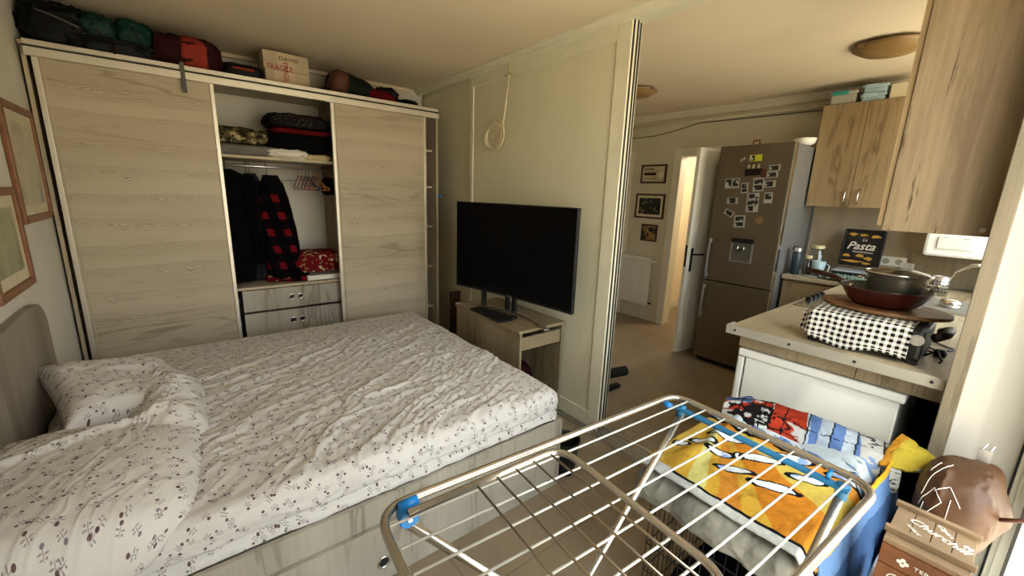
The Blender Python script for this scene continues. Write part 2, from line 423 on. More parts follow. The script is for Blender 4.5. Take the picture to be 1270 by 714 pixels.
def thing(name, loc, label, cat, group=None):
    o = bpy.data.objects.new(name, None); COL.objects.link(o); o.location = loc; o.empty_display_size = .05
    tag(o, label, cat, group); return o
def struct(name, mb, mats, **kw): return mb.build(name, mats, kind='structure', **kw)
def B(*a): return MB().box(*a)
def rotz(cx, cy, a, cz=0): return Matrix.Translation((cx, cy, cz)) @ Matrix.Rotation(a, 4, 'Z')
def round_path(pts, r, n=6, closed=False):
    P = [Vector(p) for p in pts]; out = []; k = len(P)
    for i in range(k):
        if not closed and i in (0, k-1): out.append(P[i]); continue
        a, b, c = P[i-1], P[i], P[(i+1) % k]; u = (a-b).normalized(); v = (c-b).normalized()
        p0 = b+u*r; p1 = b+v*r
        for j in range(n+1):
            t = j/n; out.append(p0*(1-t)**2 + b*2*t*(1-t) + p1*t*t)
    return out
def blob(c, s, e=(.6, .6), amp=.08, fr=3, seed=0, rz=0, nu=40, nv=28, flat=0, fold=0):
    """soft lump: superellipsoid pushed about by noise, optional flattened underside and folds"""
    th = np.linspace(-PI, PI, nu, endpoint=False)[:, None]; ph = np.linspace(-PI/2+.02, PI/2-.02, nv)[None, :]
    cp = lambda t, k: np.sign(np.cos(t))*np.abs(np.cos(t))**k; spn = lambda t, k: np.sign(np.sin(t))*np.abs(np.sin(t))**k
    x = cp(ph, e[1])*cp(th, e[0]); y = cp(ph, e[1])*spn(th, e[0]); z = spn(ph, e[1])+0*th
    d = 1+amp*fbm(x*fr+seed, y*fr, z*fr, seed)
    if fold: d = d+fold*(1-np.abs(fbm(x*fr*1.3+9, y*fr*.5, z*fr*2.2, seed+5)))**3
    x, y, z = x*d, y*d, z*d
    if flat: z = np.where(z < 0, np.maximum(z, -flat), z)
    x, y, z = x*s[0], y*s[1], z*s[2]
    ca, sa = math.cos(rz), math.sin(rz)
    P = np.stack([c[0]+x*ca-y*sa, c[1]+x*sa+y*ca, c[2]+z], -1)
    m = MB(); m.grid(P, uv=np.stack([x+y, z+y*.3], -1), wu=True)
    n = len(m.v); b = nv
    m.f += [tuple(i*b for i in reversed(range(nu))), tuple(i*b+b-1 for i in range(nu))]; m.m += [0, 0]
    return m
def text(name, body, size, mat, parent, M, ext=.0008, shear=0, sx=1.0, bold=0):
    cu = bpy.data.curves.new(name, 'FONT'); cu.body = body; cu.size = size; cu.extrude = ext; cu.shear = shear; cu.align_x = 'CENTER'; cu.align_y = 'CENTER'; cu.offset = bold
    o = bpy.data.objects.new(name, cu); COL.objects.link(o)
    dg = bpy.context.evaluated_depsgraph_get(); me = bpy.data.meshes.new_from_object(o.evaluated_get(dg)); bpy.data.objects.remove(o, do_unlink=True)
    me.materials.clear(); me.materials.append(MATS[mat])
    org = Vector((0, 0, 0)); p = parent
    while p is not None: org += Vector(p.location); p = p.parent
    me.transform(Matrix.Translation(-org) @ M @ Matrix.Diagonal((sx, 1, 1, 1)))
    o2 = bpy.data.objects.new(name, me); COL.objects.link(o2); o2.parent = parent; return o2
def frameM(o, ex, ey):
    """matrix whose local x, y run along ex, ey and whose origin is o"""
    ex = Vector(ex).normalized(); ey = Vector(ey).normalized(); ez = ex.cross(ey)
    return Matrix(((ex.x, ey.x, ez.x, o[0]), (ex.y, ey.y, ez.y, o[1]), (ex.z, ey.z, ez.z, o[2]), (0, 0, 0, 1)))
FX = lambda x, y, z: frameM((x, y, z), (0, -1, 0), (0, 0, 1))      # lettering on a face that looks towards -x
FY = lambda x, y, z: frameM((x, y, z), (1, 0, 0), (0, 0, 1))       # lettering on a face that looks towards -y

H = 2.6; XL = -.6; XP = 2.11; YB = 4.25; XK = 4.76; YW = -.16
# ================================================================= setting
struct('floor', B(XL-.1, 7.2, YW-.1, YB+.1, -.1, 0), 'floor_tiles')
struct('ceiling', B(XL-.1, 7.2, YW-.15, YB+.1, H, H+.12), 'ceiling_paint')
struct('wall_left', B(XL-.1, XL, YW-.15, YB+.1, 0, H), 'wall_paint')
struct('wall_back', B(XL, 7.2, YB, YB+.12, 0, H), 'wall_paint')
# exterior wall with the wide balcony glazing on the bedroom side and the kitchen window
m = MB(); m.box(XL, 2.04, YW-.12, YW, 2.42, H); m.box(XL, .30, YW-.12, YW, 0, 2.42); m.box(.30, 2.04, YW-.12, YW, 0, .12)
m.box(2.04, 2.82, YW-.12, YW, 0, H); m.box(2.82, 4.36, YW-.12, YW, 0, 1.04); m.box(2.82, 4.36, YW-.12, YW, 2.48, H); m.box(4.36, 7.2, YW-.12, YW, 0, H)
struct('wall_window_side', m, 'white_wall')
struct('wall_divider', MB().box(2.112, 2.20, YW, .05, 0, H), 'white_wall')
def window(name, x0, x1, z0, z1, nd, mull=.05):
    m = MB(); y0, y1 = YW-.07, YW+.012
    m.box(x0, x1, y0, y1, z0, z0+.06); m.box(x0, x1, y0, y1, z1-.06, z1); m.box(x0, x0+.06, y0, y1, z0, z1); m.box(x1-.06, x1, y0, y1, z0, z1)
    for i in range(1, nd):
        xm = x0+(x1-x0)*i/nd; m.box(xm-mull, xm+mull, y0, y1, z0+.06, z1-.06)
    o = struct(name, m, 'white_gloss', bevel=.004)
    g = MB(); g.box(x0+.05, x1-.05, YW-.04, YW-.034, z0+.05, z1-.05); g.build('glass', 'window_glass', o)
    k = MB()
    for i in range(nd):
        a = x0+(x1-x0)*i/nd+.065; b = x0+(x1-x0)*(i+1)/nd-.065
        for q in ((a, a+.006, z0+.06, z1-.06), (b-.006, b, z0+.06, z1-.06)): k.box(q[0], q[1], YW+.006, YW+.014, q[2], q[3])
    k.build('gasket', 'dark_rubber', o)
    return o
window('window_1', .30, 2.04, .12, 2.42, 2)
window('window_2', 2.82, 4.36, 1.04, 2.48, 2, .03)
j = MB(); j.box(2.085, 2.112, YW, -.118, 0, 2.45); j.box(2.06, 2.085, YW, -.130, 0, 2.45)
struct('trim_1', j, 'white_gloss', bevel=.003)
struct('trim_2', MB().box(2.098, 2.112, -.123, -.113, 0, 2.45), 'dark_rubber')
# kitchen far wall with the hall door opening and the dark doorway at its left end
m = MB(); a, b = XK, XK+.12
m.box(a, b, YW, 2.02, 0, H); m.box(a, b, 2.02, 2.78, 2.10, H); m.box(a, b, 2.78, 3.52, 0, H); m.box(a, b, 3.52, YB, 2.12, H); m.box(a, b, 4.2, YB, 0, 2.12)
struct('wall_kitchen', m, 'kitchen_paint')
struct('wall_hall', MB().box(6.0, 6.1, 1.3, 3.3, 0, H).box(XK+.12, 6.0, 3.2, 3.3, 0, H).box(XK+.12, 6.0, 1.2, 1.3, 0, H), 'hall_paint')
struct('wall_passage', MB().box(5.4, 5.5, 3.3, YB, 0, H), 'shade_black')  # wall coloured black to paint in the dark of the unlit passage
m = MB()
for (y0, y1, z0, z1) in ((2.772, 2.87, 0, 2.19), (1.94, 2.028, 0, 2.19), (2.028, 2.772, 2.094, 2.19)): m.box(XK-.022, XK+.125, y0, y1, z0, z1)
struct('trim_3', m, 'door_white', bevel=.005)
m = MB()
for (y0, y1, z0, z1) in ((3.45, 3.53, 0, 2.2), (3.53, 4.2, 2.12, 2.2)): m.box(XK-.022, XK+.10, y0, y1, z0, z1)
struct('trim_4', m, 'door_white', bevel=.005)
# hall plaster panel seen through the door, low tile
struct('trim_5', MB().box(XK+.12, 6.0, 3.19, 3.2, 0, .08).box(5.99, 6.0, 1.3, 3.2, 0, .08), 'door_white')
# ceiling mouldings and the sliding-door head
m = MB(); m.prism([(2.02, 2.6), (2.02, 2.585), (2.045, 2.575), (2.05, 2.555), (2.075, 2.55), (2.075, 2.6)], 'y', .0, YB-.001)
struct('trim_6', m, 'partition_frame')
struct('trim_7', MB().box(2.075, 2.20, .05, YB-.001, 2.565, 2.6), 'partition_frame')
struct('trim_8', MB().box(XL+.001, 1.96, YB-.03, YB-.001, 2.57, 2.599), 'ceiling_paint')
struct('trim_9', MB().prism([(XK-.001, 2.6), (XK-.001, 2.52), (XK-.03, 2.53), (XK-.06, 2.58), (XK-.06, 2.6)], 'y', YW+.01, YB-.01), 'kitchen_paint')
# floor track of the sliding panels
m = MB(); m.box(2.04, 2.20, .055, YB-.01, 0, .012)
for x in (2.05, 2.09, 2.13, 2.17): m.box(x-.006, x+.006, .055, YB-.01, .012, .022)
struct('trim_10', m, 'aluminium')
# post at the end of the counter
struct('trim_11', MB().box(2.085, 2.205, .05, .092, 0, H), 'oak_post', bevel=.003)

# ---- sliding partition panels
def panel(name, x, y0, y1, label, st=.075, top=.10, mats=('partition_frame', 'partition_panel'), near=.10):
    t = thing(name, (x, (y0+y1)/2, .022), label, 'sliding panel', 'sliding partition panels')
    f = MB(); z0, z1 = .022, 2.565
    f.box(x-.018, x+.018, y0, y0+near, z0, z1); f.box(x-.018, x+.018, y1-st, y1, z0, z1)
    f.box(x-.018, x+.018, y0+near, y1-st, z1-top, z1); f.box(x-.018, x+.018, y0+near, y1-st, z0, z0+.11)
    fr = f.build('frame', mats[0], t, bevel=.004)
    MB().box(x-.008, x+.004, y0+near-.005, y1-st+.005, z0+.105, z1-top+.005).build('infill', mats[1], t)
    e = MB()
    for yy in (y0-.004,): e.box(x-.006, x+.006, yy, y0, z0, z1)
    e.build('edge_gap_shade', 'dark_rubber', t)  # dark strip painting the shaded gap between the stacked panels
    return t
panel('sliding_panel', 2.09, 1.60, 3.25, 'cream framed sliding panel directly behind the television', st=.05)
panel('sliding_panel', 2.13, 3.17, 4.24, 'cream framed sliding panel nearest the wardrobe, beside its open end', st=.05, near=.05)
panel('sliding_panel', 2.135, 1.608, 3.1, 'second panel stacked behind the television panel, only its edge showing', near=.05)
panel('sliding_panel', 2.178, 1.622, 3.0, 'third panel of the stack, its thin edge nearest the fridge', near=.05)

# ================================================================= wardrobe
WX0, WX1, WY, WT = -.585, 1.93, 3.60, 2.31
t = thing('wardrobe', (.67, 3.9, 0), 'large pale oak wardrobe with sliding doors and an open middle bay', 'wardrobe')
B(WX0, WX0+.018, WY, YB-.03, 0, 2.29).build('side_panel', 'carcass', t)
B(WX1-.018, WX1, WY-.03, YB-.03, 0, 2.29).build('side_panel', 'carcass', t)
B(WX0, WX1, WY-.03, YB-.03, 2.29, WT).build('top_panel', 'carcass', t, bevel=.002)
m = MB(); m.box(WX0+.02, WX1, WY-.055, WY-.03, 2.288, WT+.005); m.box(WX0+.02, WX1, WY-.062, WY-.03, 2.232, 2.276)
m.build('door_track', 'door_edge', t, bevel=.003)
B(WX0+.02, WX1, WY-.045, WY-.03, 2.274, 2.29).build('track_gap_shade', 'dark_rubber', t)  # dark filler strip that paints the shade in the slot between the rails
B(WX0+.018, WX1-.018, YB-.04, YB-.032, 0, 2.29).build('back_panel', 'wall_paint', t)
for x in (-.04, 1.075, 1.42): B(x, x+.018, WY+.07, YB-.04, .06, 2.29).build('divider', 'oak_grey' if x > 1 else 'carcass', t)
B(WX0+.018, WX1-.018, WY+.05, YB-.04, 0, .06).build('plinth', 'carcass', t)
B(-.022, 1.075, WY+.07, YB-.04, 1.78, 1.80).build('shelf', 'carcass', t)
B(-.022, 1.075, WY+.07, YB-.04, .80, .82).build('shelf', 'carcass', t)
for z in (.45, .86, 1.25, 1.62, 1.95): B(1.438, WX1-.019, WY+.05, YB-.04, z, z+.018).build('shelf', 'carcass', t)
for z in (1.40, .9): B(WX0+.02, -.04, WY+.05, YB-.04, z, z+.018).build('shelf', 'carcass', t)
MB().tube([(-.022, 3.88, 1.735), (1.075, 3.88, 1.735)], .0125, 12).build('hanging_rail', 'aluminium', t, smooth=True)
def wdoor(x0, x1, y, label):
    d = B(x0+.02, x1-.02, y, y+.018, .03, 2.24).build('door', 'bleached_rows', t, label=label)
    for (a, b) in ((x0, x0+.024), (x1-.024, x1)):
        MB().prism([(a, y-.008), (b, y-.008), (b, y+.026), (a, y+.026)], 'z', .02, 2.24).build('edge_profile', 'door_edge', d, bevel=.003)
    MB().prism([(x0-.0+.034, y-.004), (x0+.040, y-.004), (x0+.040, y), (x0+.034, y)], 'z', .02, 2.24).build('groove', 'carcass', d)
wdoor(-.545, .265, WY-.028, 'pale oak door with horizontal grain, left of the open bay')
wdoor(1.00, 1.81, WY-.028, 'pale oak door with horizontal grain, right of the open bay')
# drawers in the open bay
for (z0, z1) in ((.625, .80), (.42, .615), (.10, .41)):
    d = B(.30, 1.06, WY+.055, WY+.073, z0+.004, z1-.004).build('drawer', 'bleached_drawer', t, bevel=.001)
    MB().box(.31, 1.04, WY+.073, YB-.06, z0+.01, z1-.03).build('drawer_box', 'carcass', d)
    if z0 > .3:
        for x in (.635, .70):
            zc = (z0+z1)/2+.005
            r = MB().tube([(x+.020*math.cos(a), WY+.050, zc+.020*math.sin(a)) for a in np.linspace(0, 2*PI, 20, endpoint=False)], .005, 8, closed=True)
            r.build('ring_pull', 'chrome', d, smooth=True)
            MB().tube([(x, WY+.056, zc), (x, WY+.0535, zc)], .016, 16).build('pull_recess', 'dark_metal', d)
B(-.022, 1.075, WY+.075, YB-.05, .06, .10).build('drawer_base', 'carcass', t)
# small blue hook on the wardrobe's right side
MB().tube([(1.929, 3.575, 1.545), (1.965, 3.575, 1.545)], .012, 12).build('hook', 'blue_plastic', t, label='small round blue hook', smooth=True)

# ---- clothes inside the bay
blob((.15, 3.86, 1.835), (.20, .15, .045), (.4, .5), .06, 3, 3, fold=.06, flat=.8).build('folded_jumper', 'grey_cloth', label='folded grey jumper at the left end of the top shelf', cat='clothing', smooth=True)
blob((.42, 3.85, 1.838), (.21, .14, .045), (.4, .5), .06, 3, 33, fold=.06, flat=.8).build('folded_jumper', 'grey_cloth', label='folded grey jumper under the camouflage trousers', cat='clothing', smooth=True)
blob((.36, 3.86, 1.937), (.23, .15, .065), (.5, .8), .18, 3.5, 8, fold=.15, flat=.75).build('camouflage_trousers', 'camouflage_cloth', label='crumpled camouflage trousers lying on the grey jumper', cat='clothing', smooth=True)
blob((.70, 3.83, 1.832), (.125, .14, .042), (.5, .7), .2, 4, 12, fold=.25, flat=.75).build('white_shirt', 'white_cloth', label='crumpled white shirt at the bottom of the dark stack', cat='clothing', smooth=True)
blob((.93, 3.84, 1.820), (.10, .12, .028), (.5, .7), .15, 4, 13, fold=.2, flat=.7).build('cream_shirt', 'cream_cloth', label='folded cream shirt at the right end of the top shelf', cat='clothing', smooth=True)
blob((.80, 3.86, 1.925), (.225, .17, .068), (.4, .5), .08, 3, 14, fold=.08, flat=.85).build('folded_sweater', 'black_cloth', label='thick folded black sweater under the red one', cat='clothing', smooth=True)
blob((.83, 3.85, 2.007), (.215, .16, .022), (.4, .5), .08, 3, 15, fold=.08, flat=.85).build('folded_sweater', 'red_cloth', label='thin folded red garment between the two black ones', cat='clothing', smooth=True)
k = NT('speckled_knit', .95, spec=.08); nn = k.noise(k.coord(), 110, 2); k.base(k.ramp(nn, [(.55, '151213'), (.72, '5a4f4c')]))
blob((.81, 3.87, 2.085), (.215, .17, .058), (.4, .6), .10, 3, 16, fold=.10, flat=.85).build('folded_sweater', 'speckled_knit', label='speckled dark knitted sweater on top of the stack', cat='clothing', smooth=True)

def garment(secs, y, seed=0, folds=9, amp=.012, n=48, nz=44):
    """secs: (z, x_left, x_right, half thickness in y); closed hanging cloth"""
    S = np.array(secs, float); zs = np.linspace(S[0, 0], S[-1, 0], nz)
    iv = lambda c: np.interp(-zs, -S[:, 0], S[:, c])
    xl, xr, th = iv(1)[:, None], iv(2)[:, None], iv(3)[:, None]
    a = np.linspace(0, 2*PI, n, endpoint=False)[None, :]; zz = zs[:, None]+0*a
    g = np.linspace(0, 1, nz)[:, None]
    cx = (xl+xr)/2; rx = (xr-xl)/2
    w = amp*(g**.5)*np.sin(folds*np.cos(a)+seed+2*fbm(np.cos(a)*1.5, zz*2, 0, seed))
    x = cx+np.cos(a)*rx; yy = y+np.sign(np.sin(a))*np.abs(np.sin(a))**.6*th + w + .012*fbm(x*9, zz*5, 0, seed)
    x = x+.010*fbm(x*4, zz*6, yy*5, seed+3)
    P = np.stack([x, yy, zz+.006*fbm(x*8, a+0*zz, 0, seed)], -1)
    m = MB(); m.grid(P, uv=np.stack([x+0*zz, zz], -1), wv=True)
    m.f += [tuple(range(n)), tuple(reversed(range((nz-1)*n, nz*n)))]; m.m += [0, 0]
    return m
def hook(x, y, z, parent, mat='black_plastic', name='hook'):
    pts = [(x, y, z-.075), (x, y, z-.03)]+[(x, y+.018+.018*math.cos(a), z-.008+.022*math.sin(a)) for a in np.linspace(PI, -.2, 8)]
    return MB().tube(pts, .0022, 6).build(name, mat, parent, smooth=True)
t = thing('hanging_coat', (.33, 3.88, .84), 'long black coat hanging leftmost on the rail', 'clothing')
garment([(1.70, .26, .34, .02), (1.66, .20, .42, .05), (1.5, .19, .47, .06), (1.1, .20, .46, .07), (.84, .22, .42, .07)], 3.86, 1).build('coat_body', 'black_cloth', t, smooth=True)
hook(.30, 3.87, 1.75, t, name='hanger_hook')
t = thing('hanging_trousers', (.47, 3.88, .84), 'dark grey garment hanging between the black coat and the plaid jacket', 'clothing')
garment([(1.68, .42, .50, .02), (1.60, .40, .53, .05), (1.2, .40, .56, .06), (.84, .40, .58, .07)], 3.90, 5).build('cloth', 'charcoal_cloth', t, smooth=True)
hook(.455, 3.88, 1.75, t, name='hanger_hook')
t = thing('hanging_shirt', (.44, 3.84, .95), 'black shirt hanging just right of the long black coat', 'clothing')
garment([(1.66, .42, .47, .02), (1.58, .38, .50, .04), (1.2, .42, .50, .04), (.98, .44, .50, .04)], 3.80, 7).build('cloth', 'black_cloth', t, smooth=True)
hook(.43, 3.87, 1.75, t, name='hanger_hook')
t = thing('plaid_jacket', (.62, 3.8, .76), 'red and black plaid jacket hanging in the open bay', 'clothing')
garment([(1.66, .54, .60, .03), (1.62, .50, .66, .05), (1.5, .49, .70, .07), (1.2, .49, .74, .08), (.98, .49, .77, .08), (.86, .52, .81, .07), (.83, .60, .83, .06), (.765, .70, .83, .04)], 3.80, 9, folds=6).build('jacket_body', 'red_black_plaid', t, smooth=True)
garment([(1.67, .53, .63, .05), (1.60, .51, .66, .06), (1.53, .54, .64, .05)], 3.78, 11, nz=14, amp=.003).build('hood', 'black_cloth', t, smooth=True)
hook(.57, 3.87, 1.75, t, name='hanger_hook')
MB().tube([(.60, 3.84, 1.63), (.66, 3.86, 1.635), (.86, 3.88, 1.65)], .002, 6).build('drawstring', 'black_plastic', t)
# empty hangers
def hanger(x, mat, label, tilt=0, wide=.19, drop=.17):
    t = thing('clothes_hanger', (x, 3.88, 1.55), label, 'hanger', 'empty hangers at the right of the rail')
    y = 3.88; dx = tilt
    pts = [(x, y, 1.68), (x+dx*.5, y-wide*.75, 1.60), (x+dx, y-wide, 1.585), (x+dx, y-wide, 1.57), (x, y+wide, 1.57), (x, y+wide, 1.585)]
    MB().tube(pts, .0045, 8, closed=True).build('shoulder_bar', mat, t, smooth=True)
    hook(x, 3.88, 1.755, t, mat); return t
hc = [('pink_plastic', 'pink', .80), ('pink_plastic', 'second pink', .825), ('navy_plastic', 'navy', .855), ('navy_plastic', 'second navy', .88), ('orange_plastic', 'leftmost orange', .91), ('orange_plastic', 'middle orange', .93), ('orange_plastic', 'rightmost orange', .95), ('black_plastic', 'left black', 1.0), ('black_plastic', 'right black', 1.03)]
for i, (mt, nm, x) in enumerate(hc): hanger(x, mt, '%s empty hanger on the wardrobe rail' % nm, tilt=.035+.012*(i % 3))
blob((1.02, 3.84, 1.60), (.04, .09, .06), (.6, .6), .2, 4, 44, fold=.2).build('hanging_belts', 'black_cloth', label='black bunch of cloth hanging at the right end of the rail', cat='clothing', smooth=True)
# cushion and white ribbed thing on the drawer top
blob((.885, 3.86, .965), (.185, .14, .095), (.5, .6), .06, 2.5, 21, fold=.05, flat=.85).build('floral_cushion', 'red_floral_cloth', label='red floral cushion lying inside the open bay', cat='cushion', smooth=True)
m = MB(); m.box(.78, 1.06, 3.72, 3.98, .822, .86)
for i in range(20): m.box(.79+i*.0135, .796+i*.0135, 3.715, 3.72, .826, .856)
m.build('white_tray', 'white_plastic', label='white ribbed plastic tray under the red floral cushion', cat='tray', bevel=.002)
blob((.60, 3.86, .855), (.11, .11, .035), (.5, .7), .15, 3, 77, fold=.1, flat=.8).build('floral_cloth', 'red_floral_cloth', label='red floral cloth tucked behind the plaid jacket hem', cat='cloth', smooth=True)
blob((-.33, 3.80, 1.46), (.09, .13, .045), (.5, .6), .2, 3, 78, fold=.2, flat=.7).build('white_garment', 'white_cloth', label='white cloth showing in the gap left of the wardrobe door, upper', cat='cloth', smooth=True)
blob((-.33, 3.80, .965), (.2, .13, .05), (.5, .6), .2, 3, 79, fold=.2, flat=.7).build('white_garment', 'white_cloth', label='white cloth in the gap left of the wardrobe door, lower', cat='cloth', smooth=True)

# ================================================================= things on top of the wardrobe
Z = WT
t = thing('black_bag', (-.38, 3.82, Z), 'black nylon bag leftmost on the wardrobe top, against the wall', 'bag')
blob((-.445, 3.82, Z+.12), (.14, .17, .135), (.45, .7), .14, 2.5, 31, flat=.9, fold=.14, nu=60, nv=40).build('bag_body', 'bag_black', t, smooth=True)
MB().tube([(-.52, 3.65, Z+.19), (-.43, 3.62, Z+.16), (-.34, 3.64, Z+.13)], .005, 6).build('strap', 'strap_grey', t)
MB().tube([(-.36, 3.68, Z+.10), (-.335, 3.655, Z+.12), (-.32, 3.66, Z+.09)], .006, 6).build('buckle', 'grey_clear', t)
t = thing('net_bag', (-.08, 3.80, Z), 'black net bag holding the two green rolls', 'bag')
blob((-.20, 3.80, Z+.045), (.18, .17, .055), (.4, .5), .12, 4, 36, flat=.8, fold=.25, nu=60, nv=40).build('bag_body', 'bag_black', t, smooth=True)
MB().tube([(-.21, 3.61, Z+.10), (-.20, 3.60, Z+.05), (-.19, 3.59, Z+.015), (-.20, 3.53, Z-.0)], .004, 6).build('cord', 'maroon_cloth', t)
def roll(x, label, seed):
    t = thing('green_roll', (x, 3.80, Z+.07), label, 'bag', 'green rolls on the wardrobe')
    blob((x, 3.79, Z+.155), (.098, .13, .088), (.8, .8), .14, 3, seed, fold=.16, nu=60, nv=40).build('roll_body', 'bag_green', t, smooth=True)
    MB().tube([(x-.01, 3.655, Z+.20), (x+.005, 3.65, Z+.16), (x+.02, 3.648, Z+.12), (x+.035, 3.65, Z+.10)], .004, 6).build('drawcord', 'maroon_cloth', t)
roll(-.275, 'left dark green rolled bag with a drawcord', 41); roll(-.10, 'right dark green rolled bag, beside the red and black bag', 43)
t = thing('red_bag', (.22, 3.78, Z), 'red and dark brown padded bag between green rolls and small bag', 'bag')
blob((.155, 3.78, Z+.10), (.175, .16, .11), (.4, .6), .10, 2.5, 51, flat=.9, fold=.10).build('bag_body', 'maroon_cloth', t, smooth=True)
blob((.185, 3.77, Z+.102), (.080, .168, .116), (.3, .6), .03, 2.5, 52, flat=.9).build('red_panel', 'bag_red', t, smooth=True)
m = MB(); m.box(.098, .120, 3.528, 3.536, Z-.16, Z+.02); m.box(.098, .120, 3.53, 3.66, Z+.01, Z+.02)
m.build('strap', 'strap_grey', t, label='grey strap hanging over the wardrobe edge')
t = thing('small_bag', (.45, 3.78, Z), 'small black bag with a red stripe, left of the cardboard box', 'bag')
blob((.455, 3.77, Z+.055), (.13, .12, .058), (.4, .6), .08, 2.5, 55, flat=.9).build('bag_body', 'bag_black', t, smooth=True)
MB().tube([(.36, 3.668, Z+.065), (.42, 3.648, Z+.07), (.52, 3.652, Z+.068)], .008, 8).build('stripe', 'bag_red', t, smooth=True)
# cardboard box with red print
t = thing('cardboard_box', (.74, 3.82, Z), 'pale cardboard box with red lettering on the wardrobe top', 'box')
B(.60, .90, 3.72, 3.96, Z+.001, Z+.235).build('box_body', 'cardboard', t, bevel=.006)
MB().box(.592, .895, 3.714, 3.97, Z+.12, Z+.245).build('box_lid', 'cardboard', t, bevel=.006)
MB().box(.685, .80, 3.7125, 3.7135, Z+.121, Z+.243).box(.66, .80, 3.7185, 3.7195, Z+.002, Z+.118).build('tape_strip', 'tape', t)
text('print', 'FRAGILE', .052, 'ink_red', t, FY(.70, 3.711, Z+.135), sx=.9)
text('print', 'FRAGILE', .046, 'ink_red', t, frameM((.735, 3.711, Z+.098), (0, 0, -1), (1, 0, 0)), sx=.95)
text('print', 'DAVID', .034, 'ink_black', t, FY(.76, 3.711, Z+.20), sx=1.3)
# olive bag with brown end, crumpled clothes to its right
t = thing('olive_bag', (1.2, 3.8, Z), 'olive green bag with a brown leather end, right of the cardboard box', 'bag')
m = blob((0, 0, 0), (.20, .13, .095), (.8, .8), .08, 2.5, 61); m.xf(Matrix.Translation((1.24, 3.79, Z+.098)) @ Matrix.Rotation(.22, 4, 'Y')); m.build('bag_body', 'bag_olive', t, smooth=True)
m = blob((0, 0, 0), (.08, .14, .10), (.7, .7), .05, 2.5, 62); m.xf(Matrix.Translation((1.12, 3.77, Z+.105)) @ Matrix.Rotation(.25, 4, 'Y')); m.build('end_patch', 'bag_brown', t, smooth=True)
blob((1.02, 3.78, Z+.03), (.05, .08, .032), (.7, .7), .1, 3, 63, flat=.9).build('black_pouch', 'bag_black', label='small black pouch just left of the olive bag', cat='bag', smooth=True)
blob((1.45, 3.76, Z+.045), (.12, .10, .048), (.7, .7), .25, 3, 64, flat=.8, fold=.3).build('red_scarf', 'red_cloth', label='crumpled dark red scarf right of the olive bag', cat='clothing', smooth=True)
blob((1.55, 3.84, Z+.075), (.10, .10, .08), (.7, .7), .2, 3, 65, flat=.9, fold=.1).build('dark_hat', 'bag_black', label='dark cloth hat behind the red scarf', cat='clothing', smooth=True)
blob((1.70, 3.74, Z+.03), (.10, .08, .034), (.7, .7), .25, 3, 66, flat=.8, fold=.2).build('dark_cloth', 'black_cloth', label='black cloth at the right end of the wardrobe top', cat='clothing', smooth=True)

# ================================================================= pictures on the left wall
def wall_frame(y0, y1, z0, z1, label, art, fw_=.035):
    t = thing('framed_picture', (XL, (y0+y1)/2, z0), label, 'picture', 'framed pictures on the left wall'); x0, x1 = XL+.001, XL+.022
    m = MB()
    for q in ((y0, y0+fw_, z0, z1), (y1-fw_, y1, z0, z1), (y0+fw_, y1-fw_, z0, z0+fw_), (y0+fw_, y1-fw_, z1-fw_, z1)): m.box(x0, x1, *q)
    m.build('frame', 'frame_oak', t, bevel=.004)
    B(x0, x0+.008, y0+fw_, y1-fw_, z0+fw_, z1-fw_).build('mount', 'mat_cream', t)
    a = .05; B(x0+.008, x0+.010, y0+fw_+a, y1-fw_-a, z0+fw_+a, z1-fw_-a).build('artwork', art, t)
wall_frame(2.98, 3.56, 1.37, 1.94, 'upper oak-framed faint sketch on the left wall, nearer the wardrobe', 'sketch_print')
wall_frame(2.42, 2.93, 1.10, 1.545, 'lower oak-framed greenish print on the left wall, above the headboard', 'print_green')

# ================================================================= bed
BX0, BX1, BY0, BY1 = -.56, 1.51, 1.40, 3.30
t = thing('bed', (.5, 2.35, 0), 'double bed with a grey oak frame, drawer front and headboard', 'bed')
m = MB(); m.box(BX0, BX1, BY0, BY0+.02, .30, .40); m.box(BX0, BX1, BY0+.004, BY0+.02, 0, .30)
m.build('side_rail', 'bed_frame_wood', t, bevel=.001)
B(BX0, BX1, BY1-.02, BY1, 0, .40).build('side_rail', 'bed_frame_wood', t, bevel=.001)
B(BX1-.02, BX1, BY0+.0205, BY1-.0205, 0, .40).build('foot_panel', 'bed_frame_wood', t, bevel=.001)
d = B(-.50, .62, BY0-.018, BY0+.0035, .03, .285).build('drawer', 'bed_frame_wood', t, bevel=.002)
xh, zh = .49, .115
MB().tube([(xh+.024*math.cos(a), BY0-.019, zh+.024*math.sin(a)) for a in np.linspace(0, 2*PI, 24, endpoint=False)], .005, 8, closed=True).build('ring_pull', 'chrome', d, smooth=True)
MB().tube([(xh, BY0-.0175, zh), (xh, BY0-.0195, zh)], .021, 20).build('pull_recess', 'dark_metal', d)
B(BX0+.01, BX1-.03, BY0+.03, BY1-.03, .25, .30).build('slat_base', 'bed_frame_wood', t)
hb = [(1.35, .0), (1.35, .98)]+[(1.35+.10*(1-math.cos(a)), .98+.07*math.sin(a)) for a in np.linspace(0.2, PI/2, 6)]+[(2.72+.17*math.sin(a), .92+.13*math.cos(a)) for a in np.linspace(0, PI/2, 10)]+[(2.96, .0)]
hb = [(1.30, 0), (1.30, 1.02)]+[(2.62, 1.03)]+[(2.76+.14*math.sin(a), .90+.125*math.cos(a)) for a in np.linspace(0, PI/2, 10)]+[(2.92, 0)]
MB().prism(hb, 'x', XL+.004, XL+.034).build('headboard', 'headboard_wood', t, bevel=.004)

